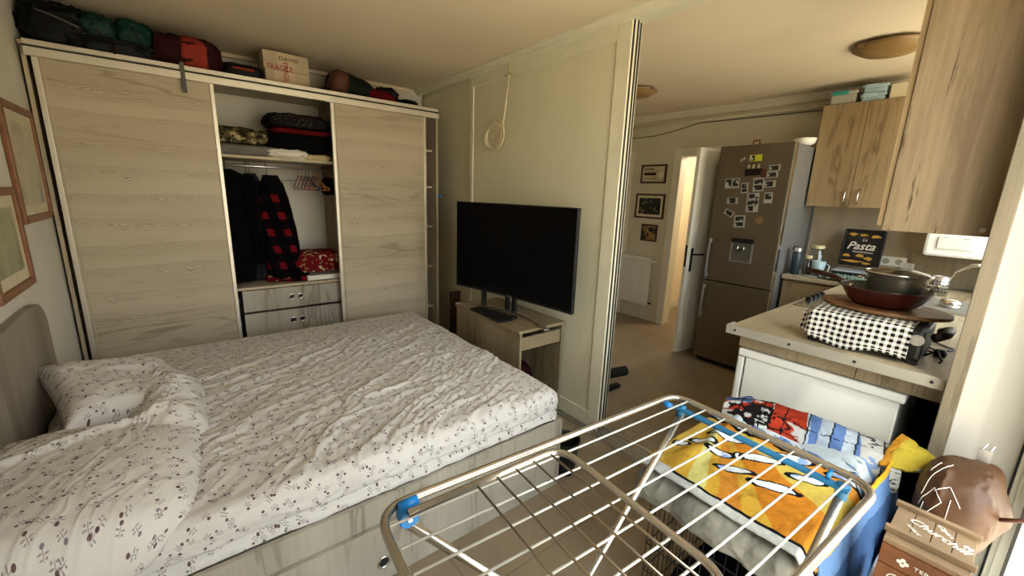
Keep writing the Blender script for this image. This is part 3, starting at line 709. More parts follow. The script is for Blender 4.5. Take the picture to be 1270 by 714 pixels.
# mattress covered by the floral sheet
Lx0, Lx1, Ly0, Ly1, TOP = BX0+.01, BX1+.005, BY0+.03, BY1-.03, .565
mt = thing('mattress', ((Lx0+Lx1)/2, (Ly0+Ly1)/2, .30), 'thick mattress resting inside the bed frame under the floral sheet', 'mattress')
B(Lx0+.05, Lx1-.05, Ly0+.05, Ly1-.05, .302, TOP-.05).build('mattress_core', 'white_cloth', mt, bevel=.03)
def drape(x0, x1, y0, y1, top, r, hang, nx, ny):
    s = np.linspace(x0-hang, x1+hang, nx)[:, None]+0*np.zeros((1, ny)); u = np.linspace(y0-hang, y1+hang, ny)[None, :]+0*s
    ax0, ax1, ay0, ay1 = x0+r, x1-r, y0+r, y1-r
    cx = np.clip(s, ax0, ax1); cy = np.clip(u, ay0, ay1); ex = s-cx; ey = u-cy; e = np.hypot(ex, ey)+1e-9
    q = PI*r/2
    hz = np.where(e < q, r*np.sin(np.minimum(e, q)/r), r); vt = np.where(e < q, r*(1-np.cos(np.minimum(e, q)/r)), r+(e-q))
    nxx, nyy = ex/e, ey/e
    hz = np.where(e < 1e-6, 0, hz)
    P = np.stack([cx+nxx*hz, cy+nyy*hz, top-vt], -1)
    th = np.minimum(e, q)/r
    N = np.stack([nxx*np.sin(th), nyy*np.sin(th), np.cos(th)+0*nxx], -1)
    return s, u, e, P, N
s_, u_, e_, P, N = drape(Lx0, Lx1, Ly0, Ly1, TOP, .055, .14, 420, 380)
# long folds fan from the near foot corner and the pillows across the bed
wx = s_+.10*fbm(s_*2.2, u_*2.2, 0, 4); wy = u_+.10*fbm(s_*2.2+7, u_*2.2, 0, 9)
def ridges(a, fa, fb, seed, p=2.2):
    ca, sa = math.cos(a), math.sin(a); n = fbm((wx*ca+wy*sa)*fa, (-wx*sa+wy*ca)*fb, 0, seed, 3)
    return (1-np.abs(n)*1.6).clip(0, 1)**p
f1 = ridges(.55, 1.6, 9, 21); f2 = ridges(.25, 2.4, 15, 33); f3 = ridges(1.15, 1.6, 9, 5); f4 = ridges(-.1, 3, 22, 55)
topm = sstep(.10, .0, e_)
zone = .35+.65*sstep(-.35, .35, fbm(s_*1.7+3, u_*1.7, 0, 77, 2))
Dtop = (.013*f1+.006*f2*zone+.010*f3*(1-zone*.6)+.003*f4)*zone
calm = sstep(2.55, 3.1, u_)*.75
Dtop = Dtop+.0045*ridges(.75, 4.5, 26, 88, 1.8)*zone
Dtop = Dtop*(1-calm)+.008*fbm(s_*2, u_*2, 0, 8)
side = 1-topm
Dside = .010*ridges(1.75, 18, 3.0, 63, 1.5)+.006*fbm(s_*12, u_*12, 0, 3)
seam = -.02*np.exp(-((e_-.155)/.010)**2)
P = P+N*(Dtop*topm+(Dside*.8+seam)*side)[..., None]
P[..., 2] += np.where(e_ > .18, .012*fbm(s_*3, u_*3, 0, 91), 0)
mb = MB(); mb.grid(P, uv=np.stack([s_, u_], -1))
mb.build('bed_sheet', 'floral_cotton', label='white floral fitted sheet rumpled over the whole mattress', cat='bed sheet', smooth=True)

# back pillow, its pointed corner by the headboard
def pillow(c, hx, hy, hz, M, seed, name, label):
    n = 60; a = np.linspace(-1, 1, n)[:, None]; b = np.linspace(-1, 1, n)[None, :]
    a, b = a+0*b, b+0*a
    pin = 1-.10*(1-np.abs(a)**2)*np.abs(b)**3; pin2 = 1-.10*(1-np.abs(b)**2)*np.abs(a)**3
    t = ((1-a**4).clip(0)*(1-b**4).clip(0))**.45
    m = MB()
    for sg in (1, -1):
        z = sg*hz*t*(1+.18*fbm(a*2, b*2, sg, seed))+.10*hz*(1-np.abs(fbm(a*1.5+3, b*6, 0, seed+4)))**3*t*sg
        Pp = np.stack([a*hx*pin2, b*hy*pin, z], -1)
        if sg < 0: Pp = Pp[::-1]
        m.grid(Pp, uv=np.stack([a*hx+sg, b*hy], -1) if sg > 0 else np.stack([a*hx+sg, b*hy], -1)[::-1])
    m.xf(M); return m.build(name, 'floral_cotton', label=label, cat='pillow', smooth=True)
M = Matrix.Translation((-.295, 2.43, .658)) @ Matrix.Rotation(.33, 4, 'Z') @ Matrix.Rotation(.26, 4, 'Y') @ Matrix.Rotation(.14, 4, 'X')
pillow(None, .235, .29, .085, M, 3, 'pillow', 'floral pillow at the back with its pointed corner by the headboard')

# rumpled duvet bunched in front of the pillow
def capsule(x, y, ax, ay, bx, by, r):
    px, py = x-ax, y-ay; dx, dy = bx-ax, by-ay; h = np.clip((px*dx+py*dy)/(dx*dx+dy*dy), 0, 1)
    return np.hypot(px-dx*h, py-dy*h)/r
nx, ny = 260, 300
gx = np.linspace(-.565, .02, nx)[:, None]+np.zeros((1, ny)); gy = np.linspace(1.385, 3.02, ny)[None, :]+0*gx
xx = gx+.03*fbm(gx*4, gy*4, 0, 6); yy = gy+.03*fbm(gx*4+9, gy*4, 0, 7)
ex_ = (-.12-.05*((yy-2.15)/.7)**2*np.sign(2.15-yy)*(yy < 2.15))          # leading edge, curves back to the bed side
d1 = np.maximum(((xx+.62)/(ex_+.72)).clip(0), 0)**4+np.abs((yy-1.74)/.44)**3.2
dome = lambda d, p: (1-d).clip(0)**p
h1 = .155*dome(d1, .42)*(1+.10*(xx+.35))
d2 = np.minimum(capsule(xx, yy, -.14, 2.05, -.13, 2.42, .135), capsule(xx, yy, -.13, 2.42, -.26, 2.74, .120))**2
h2 = .150*dome(d2, .5)
k_ = .03
hh = np.maximum(h1, h2)+np.maximum(k_-np.abs(h1-h2), 0)**2/(4*k_)*((h1 > .005) & (h2 > .005))
ang = ridges_n = fbm((gx*.5+gy)*2.4, (gx-gy*.45)*16+2*fbm(gx*3, gy*3, 0, 2), 0, 15, 3)
fold = .012*(1-np.abs(ang)*1.7).clip(0, 1)**2
rad = np.arctan2(gy-2.25, gx+.22); crump = (1-np.abs(fbm(rad*3.2, np.hypot(gy-2.25, gx+.22)*4, 0, 71, 3))*1.6).clip(0, 1)**2
near2 = np.exp(-((gx+.20)**2+(gy-2.3)**2)/.035)
seamr = .02*np.exp(-((gy-(1.98+.5*(gx+.3)))/.025)**2)*sstep(.02, .1, h1)
hh = hh+(fold*(.35+.65*sstep(1.8, 2.2, gy))+.024*crump*near2+seamr)*sstep(.0, .06, hh)
def drape_at(sx, uy, x0, x1, y0, y1, top, r):
    cx = np.clip(sx, x0+r, x1-r); cy = np.clip(uy, y0+r, y1-r); ex = sx-cx; ey = uy-cy; e = np.hypot(ex, ey)+1e-9; q = PI*r/2
    hz = np.where(e < q, r*np.sin(np.minimum(e, q)/r), r); vt = np.where(e < q, r*(1-np.cos(np.minimum(e, q)/r)), r+(e-q)); th = np.minimum(e, q)/r
    return np.stack([cx+ex/e*hz, cy+ey/e*hz, top-vt], -1), np.stack([ex/e*np.sin(th), ey/e*np.sin(th), np.cos(th)], -1)
Pb, Nb = drape_at(np.maximum(gx, -.50), gy, Lx0-.2, Lx1, Ly0, Ly1, TOP, .055)
Pb[..., 0] = gx
Nb = Nb*np.array([1, .55, 1])
mb = MB(); Pd = Pb+Nb*np.where(hh < .004, -.03, hh-.012)[..., None]; mb.grid(Pd, uv=np.stack([gx*1.0+.5, gy*1.0+hh], -1))
keep = [i for i, f in enumerate(mb.f) if max(hh.ravel()[list(f)]) > .003]
mb.f = [mb.f[i] for i in keep]; mb.m = [0]*len(mb.f)
mb.build('duvet', 'floral_cotton', label='white floral duvet bunched up at the head end, nearest the camera', cat='duvet', smooth=True, solid=.01)

# ================================================================= desk, television, keyboard
t = thing('desk', (1.88, 2.36, 0), 'small oak-look desk between the bed and the sliding panel', 'desk')
x0, x1, y0, y1 = 1.64, 2.065, 1.95, 2.76
B(x0, x1, y0, y1, .70, .72).build('desk_top', 'oak_desk_top', t, bevel=.0015)
B(x0+.012, x0+.03, y0+.004, y1-.004, 0, .70).build('side_panel', 'oak_desk', t, bevel=.001)
B(x1-.03, x1-.012, y0+.004, y1-.004, 0, .70).build('side_panel', 'oak_desk', t, bevel=.001)
B(x0+.03, x1-.03, y1-.03, y1-.012, .0, .70).build('back_panel', 'oak_desk', t)
d = B(x0+.036, x1-.036, y0+.012, y0+.03, .575, .665).build('drawer', 'oak_desk_top', t, bevel=.001)
B(x0+.04, x1-.04, y0+.03, y1-.06, .575, .585).build('drawer_base', 'oak_desk', d)
B(x0+.03, x1-.03, y0+.06, y0+.078, .0, .14).build('foot_rail', 'oak_desk', t)
t = thing('backpack', (1.86, 2.35, 0), 'dark red and black backpack inside the desk', 'bag')
blob((1.86, 2.28, .19), (.13, .17, .19), (.7, .8), .08, 2, 81, flat=.98).build('bag_body', 'maroon_cloth', t, smooth=True)
blob((1.79, 2.36, .38), (.09, .11, .13), (.8, .8), .12, 2, 82).build('top_flap', 'bag_black', t, smooth=True)
# television, curved, turned a little
tt = thing('television', (1.82, 2.32, .72), 'large black curved television standing on the oak desk', 'television')
A = Vector((1.715, 2.87, 0)); C_ = Vector((1.895, 1.745, 0)); L = (C_-A).length; dr = (C_-A).normalized(); nrm = Vector((-dr.y, dr.x, 0)); nrm = nrm if nrm.x < 0 else -nrm
def tvp(s, d, z): c = (1-(2*s-1)**2)*.032; p = A+dr*(s*L)-nrm*(c+d); return (p.x, p.y, z)
def tvslab(s0, s1, z0, z1, d0, d1, n=28):
    P = np.array([[tvp(s, d, z) for (d, z) in ((d0, z0), (d0, z1), (d1, z1), (d1, z0))] for s in np.linspace(s0, s1, n)])
    m = MB(); m.grid(P, wv=True); m.f += [(0, 1, 2, 3), tuple(reversed([(n-1)*4+i for i in range(4)]))]; m.m += [0, 0]; return m
tvslab(0, 1, .845, 1.522, 0, .035).build('casing', 'black_plastic', tt, bevel=.003)
tvslab(.008, .992, .862, 1.514, -.0015, -.0002).build('screen', 'screen', tt)
tvslab(.2, .8, .88, 1.25, .035, .06).build('rear_housing', 'black_plastic', tt)
text('maker_mark', 'SAMSUNG', .011, 'aluminium', tt, frameM(Vector(tvp(.5, -.003, .8535)), tuple(dr), (0, 0, 1)), ext=.0003)
m = MB()
for (s, w_) in ((.47, .012), (.53, .012)): p = tvp(s, .015, 0); m.box(p[0]-.01, p[0]+.01, p[1]-.02, p[1]+.02, .735, .87)
m.build('stand_neck', 'black_plastic', tt, bevel=.003)
def stp(s): a = 2*s-1; p = A+dr*(.09+s*(L-.22))+nrm*(.125*a*a-.05); return Vector((p.x, p.y, 0))
P = []
for s in np.linspace(0, 1, 30):
    p = stp(s); q = (stp(min(1, s+.01))-stp(max(0, s-.01))).normalized(); nn_ = Vector((-q.y, q.x, 0)); w_ = .017
    lift = .7215+.012*(1-(2*s-1)**2)
    P.append([tuple(p+nn_*w_+Vector((0, 0, lift))), tuple(p-nn_*w_+Vector((0, 0, lift))), tuple(p-nn_*w_+Vector((0, 0, lift+.011))), tuple(p+nn_*w_+Vector((0, 0, lift+.011)))])
m = MB(); m.grid(np.array(P), wv=True); m.f += [(0, 1, 2, 3), tuple(reversed([29*4+i for i in range(4)]))]; m.m += [0, 0]
m.build('curved_foot', 'tube_steel', tt, bevel=.001)
p0 = tvp(.25, .02, 0); B(p0[0]-.012, p0[0]+.012, p0[1]-.02, p0[1]+.02, .721, .86).build('rear_post', 'black_plastic', tt)
# keyboard
M = rotz(1.695, 2.355, math.radians(-3), .722)
t = thing('keyboard', (1.695, 2.355, .722), 'black computer keyboard lying on the desk in front of the television', 'keyboard')
MB().box(-.06, .06, -.20, .20, 0, .014).xf(M).build('body', 'black_plastic', t, bevel=.004)
m = MB()
for i in range(5):
    for j_ in range(20): m.box(-.05+i*.019, -.05+i*.019+.015, -.19+j_*.019, -.19+j_*.019+.015, .014, .0185)
m.xf(M).build('keys', 'dark_metal', t, label='rows of small dark keys')
blob((1.775, 2.20, .734), (.028, .045, .014), (.7, .8), .02, 2, 3, flat=.85).build('computer_mouse', 'black_plastic', label='black mouse beside the keyboard, under the television', cat='mouse', smooth=True)
B(1.74, 1.79, 2.28, 2.43, .7215, .737).build('remote_control', 'black_plastic', label='black remote control between keyboard and television foot', cat='remote', bevel=.004)
# brown board standing behind the desk, near the wardrobe
B(1.94, 2.05, 3.35, 3.37, 0, .66).build('wooden_board', 'frame_dark', label='dark reddish board standing on the floor between desk and wardrobe', cat='board', bevel=.002)

# coiled cable hanging from the moulding
t = thing('coiled_cable', (2.05, 2.75, 1.93), 'cream cable coil hanging from the ceiling moulding above the television', 'cable')
X = 2.058
for i, (ry, rz_, oy, oz, ph) in enumerate(((.118, .105, 0, 0, 0), (.110, .114, .006, .004, .2), (.124, .098, -.004, -.008, -.1), (.102, .104, .012, -.012, .1), (.126, .088, -.004, -.02, 0))):
    MB().tube([(X-.004*i+.003*math.sin(3*a), 2.845+oy+ry*math.cos(a+ph), 2.05+oz+rz_*math.sin(a)) for a in np.linspace(0, 2*PI, 36, endpoint=False)], .0048, 8, closed=True).build('loop', 'cable_cream', t, smooth=True)
MB().tube([(X, 2.675, 2.585), (X-.004, 2.685, 2.5), (X-.006, 2.70, 2.3), (X-.006, 2.735, 2.12), (X-.006, 2.745, 2.0)], .004, 6).build('lead', 'cable_cream', t, smooth=True)
MB().tube([(X-.004, 2.665, 2.585), (X-.007, 2.672, 2.5), (X-.008, 2.695, 2.33), (X-.01, 2.73, 2.15), (X-.01, 2.79, 2.09), (X-.01, 2.87, 2.03)], .004, 6).build('lead', 'cable_cream', t, smooth=True)
MB().tube([(X-.01, 2.74, 2.47), (X-.012, 2.69, 2.465), (X-.012, 2.66, 2.475), (X-.01, 2.645, 2.46)], .003, 6).build('tie', 'copper', t, smooth=True)

# dark bucket beside the bed foot
t = thing('metal_bucket', (1.62, 1.45, 0), 'small dark metal bucket on the floor by the bed corner', 'bucket')
MB().lathe(1.62, 1.47, [(.065, 0), (.085, .20), (.089, .205), (.089, .21), (.083, .21), (.078, .195), (.060, .01)], 28, close=True).build('bucket_body', 'dark_metal', t, smooth=True, auto=40)
MB().lathe(1.62, 1.47, [(.064, .004), (.064, .012)], 20).build('bucket_base', 'dark_metal', t)
MB().tube([(1.62-.089*math.cos(a), 1.47-.06*math.sin(a), .20+.06*math.sin(a)) for a in np.linspace(0, PI, 14)], .003, 6).build('handle', 'chrome', t, smooth=True)
# exercise equipment end beyond the partition
t = thing('exercise_bench', (2.72, 2.10, 0), 'black foam roller and foot of an exercise machine behind the sliding panels', 'exercise machine')
MB().tube([(2.60, 2.02, .14), (2.86, 1.96, .14)], .042, 20).build('foam_roller', 'foam_black', t, smooth=True, auto=50)
MB().tube([(2.42, 2.06, .14), (2.62, 2.015, .14)], .014, 12).build('axle', 'dark_metal', t, smooth=True)
MB().box(2.30, 2.80, 1.95, 2.00, 0, .035).build('floor_foot', 'dark_metal', t, bevel=.006)
MB().tube([(2.40, 2.01, .04), (2.43, 2.05, .15), (2.50, 2.6, .45)], .02, 10).build('frame_tube', 'dark_metal', t, smooth=True)
MB().box(2.38, 2.62, 2.25, 3.1, .42, .48).build('bench_pad', 'foam_black', t, bevel=.02)
MB().tube([(2.50, 3.05, .42), (2.50, 3.08, .0)], .02, 10).build('rear_leg', 'dark_metal', t, smooth=True)

# ================================================================= hall door, radiator, kitchen wall
t = thing('hall_door', (XK-.03, 2.02, 0), 'white panelled door standing open against the fridge', 'door')
Ld = .775; an = math.atan2(2.145-2.015, 3.985-(XK-.03)); M = rotz(XK-.03, 2.015, an)
MB().box(0, Ld, -.02, .02, .01, 2.09).xf(M).build('door_leaf', 'door_white', t, bevel=.002)
m = MB()
for (za, zb) in ((.18, .88), (1.05, 1.96)):
    for (xa, xb) in ((.10, .36), (.42, .68)):
        for sg in (-1, 1):
            yy0 = .02*sg; yy1 = .026*sg
            for q in ((xa, xb, za, za+.02), (xa, xb, zb-.02, zb), (xa, xa+.02, za, zb), (xb-.02, xb, za, zb)): m.box(q[0], q[1], yy0, yy1, q[2], q[3])
m.xf(M).build('panel_moulding', 'door_white', t)
m = MB()
for sg in (-1, 1):
    m.tube([(Ld-.06, sg*.02, 1.06), (Ld-.06, sg*.06, 1.06), (Ld-.08, sg*.065, 1.06), (Ld-.18, sg*.065, 1.055)], .009, 8); m.box(Ld-.075, Ld-.045, sg*.020, sg*.026, .88, 1.12)
m.xf(M).build('door_handle', 'dark_metal', t, smooth=False)
MB().box(Ld-.001, Ld+.002, -.011, .011, .93, 1.15).xf(M).build('lock_plate', 'dark_metal', t)
m = MB(); [m.tube([(0, .026, z), (0, .026, z+.09)], .008, 8) for z in (.25, 1.05, 1.85)]
m.xf(M).build('hinge', 'copper', t)
# radiator
t = thing('radiator', (4.70, 3.22, .2), 'white panel radiator on the wall under the pictures', 'radiator')
m = MB(); m.box(4.665, 4.70, 2.99, 3.47, .22, .84)
for i in range(15): yv = 3.005+i*.0317; m.box(4.655, 4.667, yv, yv+.020, .25, .81)
m.build('panel', 'radiator_white', t, bevel=.003)
B(4.665, 4.735, 2.985, 3.475, .835, .85).build('top_grille', 'radiator_white', t)
MB().tube([(4.70, 2.985, .80), (4.70, 2.93, .80)], .018, 12).build('valve', 'white_plastic', t, smooth=True, auto=40)
MB().tube([(4.70, 3.475, .25), (4.70, 3.51, .25), (4.70, 3.51, 0)], .008, 8).build('pipe', 'radiator_white', t, smooth=True)
MB().tube([(4.70, 2.985, .25), (4.70, 2.95, .25)], .012, 8).build('drain_valve', 'dark_metal', t)
MB().box(4.70, 4.758, 3.1, 3.13, .3, .8).box(4.70, 4.758, 3.35, 3.38, .3, .8).build('bracket', 'radiator_white', t)
# three small framed pictures
def kframe(y0, y1, z0, z1, label, art, fw_, mount=0, fr='frame_dark'):
    t = thing('framed_picture', (XK, (y0+y1)/2, z0), label, 'picture', 'small framed pictures on the kitchen wall'); x0, x1 = XK-.022, XK-.001
    m = MB()
    for q in ((y0, y0+fw_, z0, z1), (y1-fw_, y1, z0, z1), (y0+fw_, y1-fw_, z0, z0+fw_), (y0+fw_, y1-fw_, z1-fw_, z1)): m.box(x0, x1, *q)
    m.build('frame', fr, t, bevel=.002)
    if mount: B(x1-.01, x1, y0+fw_, y1-fw_, z0+fw_, z1-fw_).build('mount', 'mat_cream', t)
    a = fw_+mount; B(x1-.012, x1-.0105, y0+a, y1-a, z0+a, z1-a).build('artwork', art, t)
    return t
tp = kframe(2.955, 3.315, 1.785, 2.015, 'top dark-framed brown picture with a figure, above the radiator', 'paper_cream', .022)
MB().box(XK-.0145, XK-.0135, 3.10, 3.27, 1.885, 1.915).box(XK-.0145, XK-.0135, 3.13, 3.27, 1.955, 1.965).box(XK-.0145, XK-.0135, 3.08, 3.28, 1.84, 1.846).build('print_marks', 'maroon_cloth', tp)
MB().tube([(XK-.0135, 3.03, 1.89), (XK-.0150, 3.03, 1.89)], .045, 16).build('print_oval', 'mat_cream', tp)
kframe(2.935, 3.355, 1.345, 1.655, 'middle and largest dark-framed still life, above the radiator', 'still_life', .022, .03)
kframe(2.995, 3.225, 1.055, 1.270, 'lowest and smallest framed picture, just above the radiator', 'small_print', .016, .0, 'frame_dark')
# pipes along the top of the kitchen wall
t = thing('ceiling_pipe', (4.70, 2.3, 2.48), 'painted pipe running along the top of the kitchen wall', 'pipe')
MB().tube([(4.715, YB-.02, 2.475), (4.715, 3.0, 2.475), (4.715, .6, 2.475)], .014, 10).build('pipe_run', 'kitchen_paint', t, smooth=True)
for y in (2.55, 1.55): MB().tube([(4.715, y-.012, 2.475), (4.715, y+.012, 2.475)], .020, 12).build('clamp', 'kitchen_paint', t)
MB().tube([(4.73, YB-.1, 2.36), (4.73, 3.4, 2.35), (4.73, 3.15, 2.355), (4.73, 2.9, 2.39), (4.73, 2.6, 2.45), (4.73, 2.2, 2.445), (4.73, 1.6, 2.44), (4.73, .8, 2.43)], .005, 6).build('wall_cable', 'strap_grey', label='thin sagging cable below the pipe on the kitchen wall', cat='cable', smooth=True)
# ceiling lamps
def ceil_lamp(x, y, label, r=.20):
    t = thing('ceiling_lamp', (x, y, 2.52), label, 'ceiling light', 'ceiling lamps of the kitchen')
    MB().lathe(x, y, [(.01, 2.520), (r*.35, 2.523), (r*.7, 2.540), (r*.93, 2.564), (r, 2.580), (r*.98, 2.584), (.02, 2.584)], 40).build('glass_bowl', 'lamp_glass', t, smooth=True)
    MB().lathe(x, y, [(r*.45, 2.578), (r*.45, 2.599)], 24).build('base', 'white_gloss', t)
    MB().tube([(x+r*math.cos(a), y+r*math.sin(a), 2.576) for a in np.linspace(0, 2*PI, 40, endpoint=False)], .004, 6, closed=True).build('rim', 'copper', t, smooth=True)
    for a in (.4, 2.5, 4.6): MB().box(x+r*math.cos(a)-.012, x+r*math.cos(a)+.012, y+r*math.sin(a)-.012, y+r*math.sin(a)+.012, 2.565, 2.584).build('clip', 'copper', t)
ceil_lamp(3.62, .79, 'shallow glass ceiling lamp above the counter, partly behind the big cabinet', .19)
ceil_lamp(3.52, 2.62, 'shallow glass ceiling lamp half hidden by the sliding panel', .20)

# ================================================================= fridge
t = thing('fridge', (4.30, 1.64, 0), 'tall dark stainless fridge freezer covered with small photos', 'fridge')
B(4.045, 4.66, 1.345, 1.945, .03, 2.08).build('body', 'fridge_side', t, bevel=.004)
m = MB(); [m.box(x, x+.04, y, y+.04, 0, .03) for x in (4.06, 4.58) for y in (1.37, 1.88)]; m.build('feet', 'black_plastic', t)
B(4.05, 4.09, 1.36, 1.93, .0, .05).build('kick_strip', 'black_plastic', t)
ud = B(3.98, 4.04, 1.342, 1.948, .845, 2.085).build('upper_door', 'fridge_steel', t, bevel=.006)
ld = B(3.98, 4.04, 1.342, 1.948, .05, .832).build('lower_door', 'fridge_steel', t, bevel=.006)
for d in (ud, ld):
    z0, z1 = (.845, 2.085) if d is ud else (.05, .832)
    B(3.985, 4.035, 1.336, 1.342, z0+.005, z1-.005).build('chrome_edge', 'chrome', d)
for d, z0, z1 in ((ud, .87, 1.25), (ld, .47, .80)):
    m = MB(); m.box(3.935, 3.952, 1.905, 1.925, z0, z1); m.box(3.95, 3.982, 1.905, 1.925, z0+.01, z0+.04); m.box(3.95, 3.982, 1.905, 1.925, z1-.04, z1-.01)
    m.build('handle', 'fridge_side', d, bevel=.004)
m = MB()
for q in ((1.533, 1.548, 1.05, 1.265), (1.712, 1.727, 1.05, 1.265), (1.548, 1.712, 1.05, 1.06)): m.box(3.972, 3.982, *q)
dp = m.build('water_dispenser', 'fridge_side', ud)
B(3.976, 3.9795, 1.548, 1.712, 1.06, 1.23).build('recess', 'strap_grey', dp)
B(3.970, 3.982, 1.533, 1.727, 1.228, 1.27).build('control_strip', 'black_plastic', dp)
MB().tube([(3.965, 1.655, 1.20), (3.960, 1.665, 1.15)], .008, 8).tube([(3.965, 1.605, 1.20), (3.960, 1.612, 1.15)], .008, 8).build('spout', 'chrome', dp, smooth=True)
FXF = 3.978
def magnet(yc, zc, w_, h_, cells, label, rot=0, mat='photo_white', inner='photo_dark', name='photo_print', cat='photo'):
    """photo held on the fridge door: white paper with dark picture areas (cells in 0..1)"""
    t = thing(name, (FXF, yc, zc-h_/2), label, cat, 'small photos on the fridge door')
    M = Matrix.Translation((FXF, yc, zc)) @ Matrix.Rotation(rot, 4, 'X')
    MB().box(-.002, 0, -w_/2, w_/2, -h_/2, h_/2).xf(M).build('paper', mat, t)
    m = MB()
    for (a0, a1, b0, b1) in cells: m.box(-.0028, -.002, w_/2-a1*w_, w_/2-a0*w_, h_*(b0-.5), h_*(b1-.5))
    if cells: m.xf(M).build('picture', inner, t)
    return t
magnet(1.63, 1.97, .10, .055, [(.05, .42, .1, .9)], 'green and yellow card near the top of the fridge', -.04, 'yellow_green', 'photo_dark', 'printed_card', 'card')
magnet(1.63, 1.85, .145, .055, [], 'plain black magnetic strip near the top of the fridge', -.05, 'black_plastic', name='magnetic_strip', cat='magnet')
magnet(1.468, 1.882, .085, .05, [(.1, .85, .12, .85)], 'upper photo of the top right pair on the fridge', -.08)
magnet(1.478, 1.828, .085, .05, [(.1, .85, .12, .85)], 'lower photo of the top right pair on the fridge', -.08)
magnet(1.80, 1.755, .125, .085, [(.06, .46, .18, .92), (.54, .94, .18, .92)], 'double photo at the far left of the fridge door', -.05)
magnet(1.685, 1.715, .06, .09, [(.12, .85, .5, .9), (.12, .85, .12, .42)], 'narrow photo strip between the double photo and the centre', -.10)
magnet(1.575, 1.745, .085, .115, [(.1, .9, .55, .92), (.1, .9, .1, .46)], 'two-frame photo under the black magnetic strip', -.06)
magnet(1.485, 1.75, .09, .055, [(.1, .78, .12, .88)], 'landscape photo at the right, below the top right pair', -.06)
magnet(1.60, 1.59, .10, .165, [(.08, .7, .70, .95), (.08, .7, .38, .64), (.08, .6, .06, .32), (.72, .95, .3, .8)], 'tall three-frame photo strip in the middle of the fridge', -.05)
magnet(1.48, 1.635, .065, .09, [(.12, .88, .35, .9)], 'small upright photo right of the tall strip', -.05)
magnet(1.775, 1.60, .095, .055, [(.2, .8, .1, .95)], 'small photo low on the left of the fridge door', -.06)
magnet(1.79, 1.49, .085, .05, [(.15, .88, .15, .85)], 'tilted photo at the lower left of the group', .45)
magnet(1.685, 1.42, .095, .11, [(.12, .85, .55, .9), (.12, .85, .12, .42)], 'two-frame photo lowest of the group', -.06)
MB().tube([(FXF, 1.52, 1.44), (FXF-.005, 1.52, 1.44)], .032, 24).build('round_magnet', 'copper', label='round gold coloured magnet below the photos', cat='magnet')
blob((FXF-.008, 1.545, 1.84), (.007, .022, .035), (.7, .7), .2, 3, 5).build('figure_magnet', 'bag_brown', label='small brown figure magnet right of the black strip', cat='magnet', smooth=True)
m = MB(); m.tube([(FXF-.004, 1.735, 1.99), (FXF-.004, 1.76, 1.93), (FXF-.004, 1.745, 1.92), (FXF-.004, 1.72, 1.98)], .003, 6, closed=True)
m.build('wire_magnet', 'chrome', label='small wire shaped magnet at the upper left of the fridge', cat='magnet', smooth=True)
m = MB()
for i in range(3): m.box(FXF-.004, FXF, 1.585+i*.04, 1.605+i*.04, 1.883, 1.915)
m.build('clip_magnet', 'chrome', label='row of little silver clips above the black strip', cat='magnet')
# on top of the fridge
t = thing('red_handled_box', (4.22, 1.735, 2.08), 'small red handled case on the fridge top', 'case')
MB().box(4.17, 4.26, 1.70, 1.77, 2.081, 2.11).build('case_body', 'white_plastic', t, bevel=.005)
MB().tube([(4.20, 1.705, 2.11), (4.20, 1.71, 2.145), (4.20, 1.76, 2.145), (4.20, 1.765, 2.11)], .006, 8).build('handle', 'bag_red', t, smooth=True)
blob((4.25, 1.60, 2.092), (.05, .09, .014), (.6, .6), .1, 3, 6, flat=.8).build('flat_bag', 'strap_grey', label='flat dark bag on the fridge top', cat='bag', smooth=True)
MB().lathe(4.35, 1.40, [(.03, 2.081), (.075, 2.11), (.085, 2.15), (.081, 2.15), (.07, 2.115), (.028, 2.088)], 24, close=True).build('white_bowl', 'white_plastic', label='white bowl at the right corner of the fridge top', cat='bowl', smooth=True)

# ================================================================= kitchen run on the far wall
B(4.738, XK-.001, YW+.01, 1.34, 1.02, 1.6).build('backsplash_panel', 'backsplash', label='brown mottled splashback panel on the wall behind the far counter', cat='splashback')
B(4.715, XK-.002, 1.335, 1.362, .5, 2.0).build('corner_strip', 'aluminium', label='light vertical strip between fridge and splashback', cat='trim strip')
t = thing('base_cabinet', (4.45, 1.1, 0), 'oak base cabinet beside the fridge', 'cabinet')
B(4.20, 4.735, .91, 1.325, .08, .94).build('carcass', 'oak_kitchen', t)
B(4.182, 4.20, .915, 1.32, .10, .92).build('door', 'oak_kitchen', t, bevel=.001)
B(4.24, 4.7, .93, 1.31, 0, .08).build('plinth', 'black_plastic', t)
B(4.155, 4.737, .885, 1.33, .942, .98).build('worktop', 'counter_top', label='pale worktop beside the fridge', cat='worktop', bevel=.004)
# wall cabinet
t = thing('wall_cabinet', (4.58, 1.03, 1.58), 'oak wall cabinet with two doors above the far counter', 'cabinet')
B(4.44, XK-.002, .745, 1.325, 1.585, 2.41).build('carcass', 'oak_kitchen', t)
for (y0, y1, hy) in ((1.022, 1.328, 1.055), (.742, 1.018, .965)):
    d = B(4.42, 4.438, y0, y1, 1.58, 2.415).build('door', 'oak_kitchen', t, bevel=.001)
    MB().tube([(4.42, hy, 1.72), (4.398, hy, 1.705), (4.392, hy, 1.665), (4.398, hy, 1.625), (4.42, hy, 1.61)], .005, 8).build('handle', 'chrome', d, smooth=True)
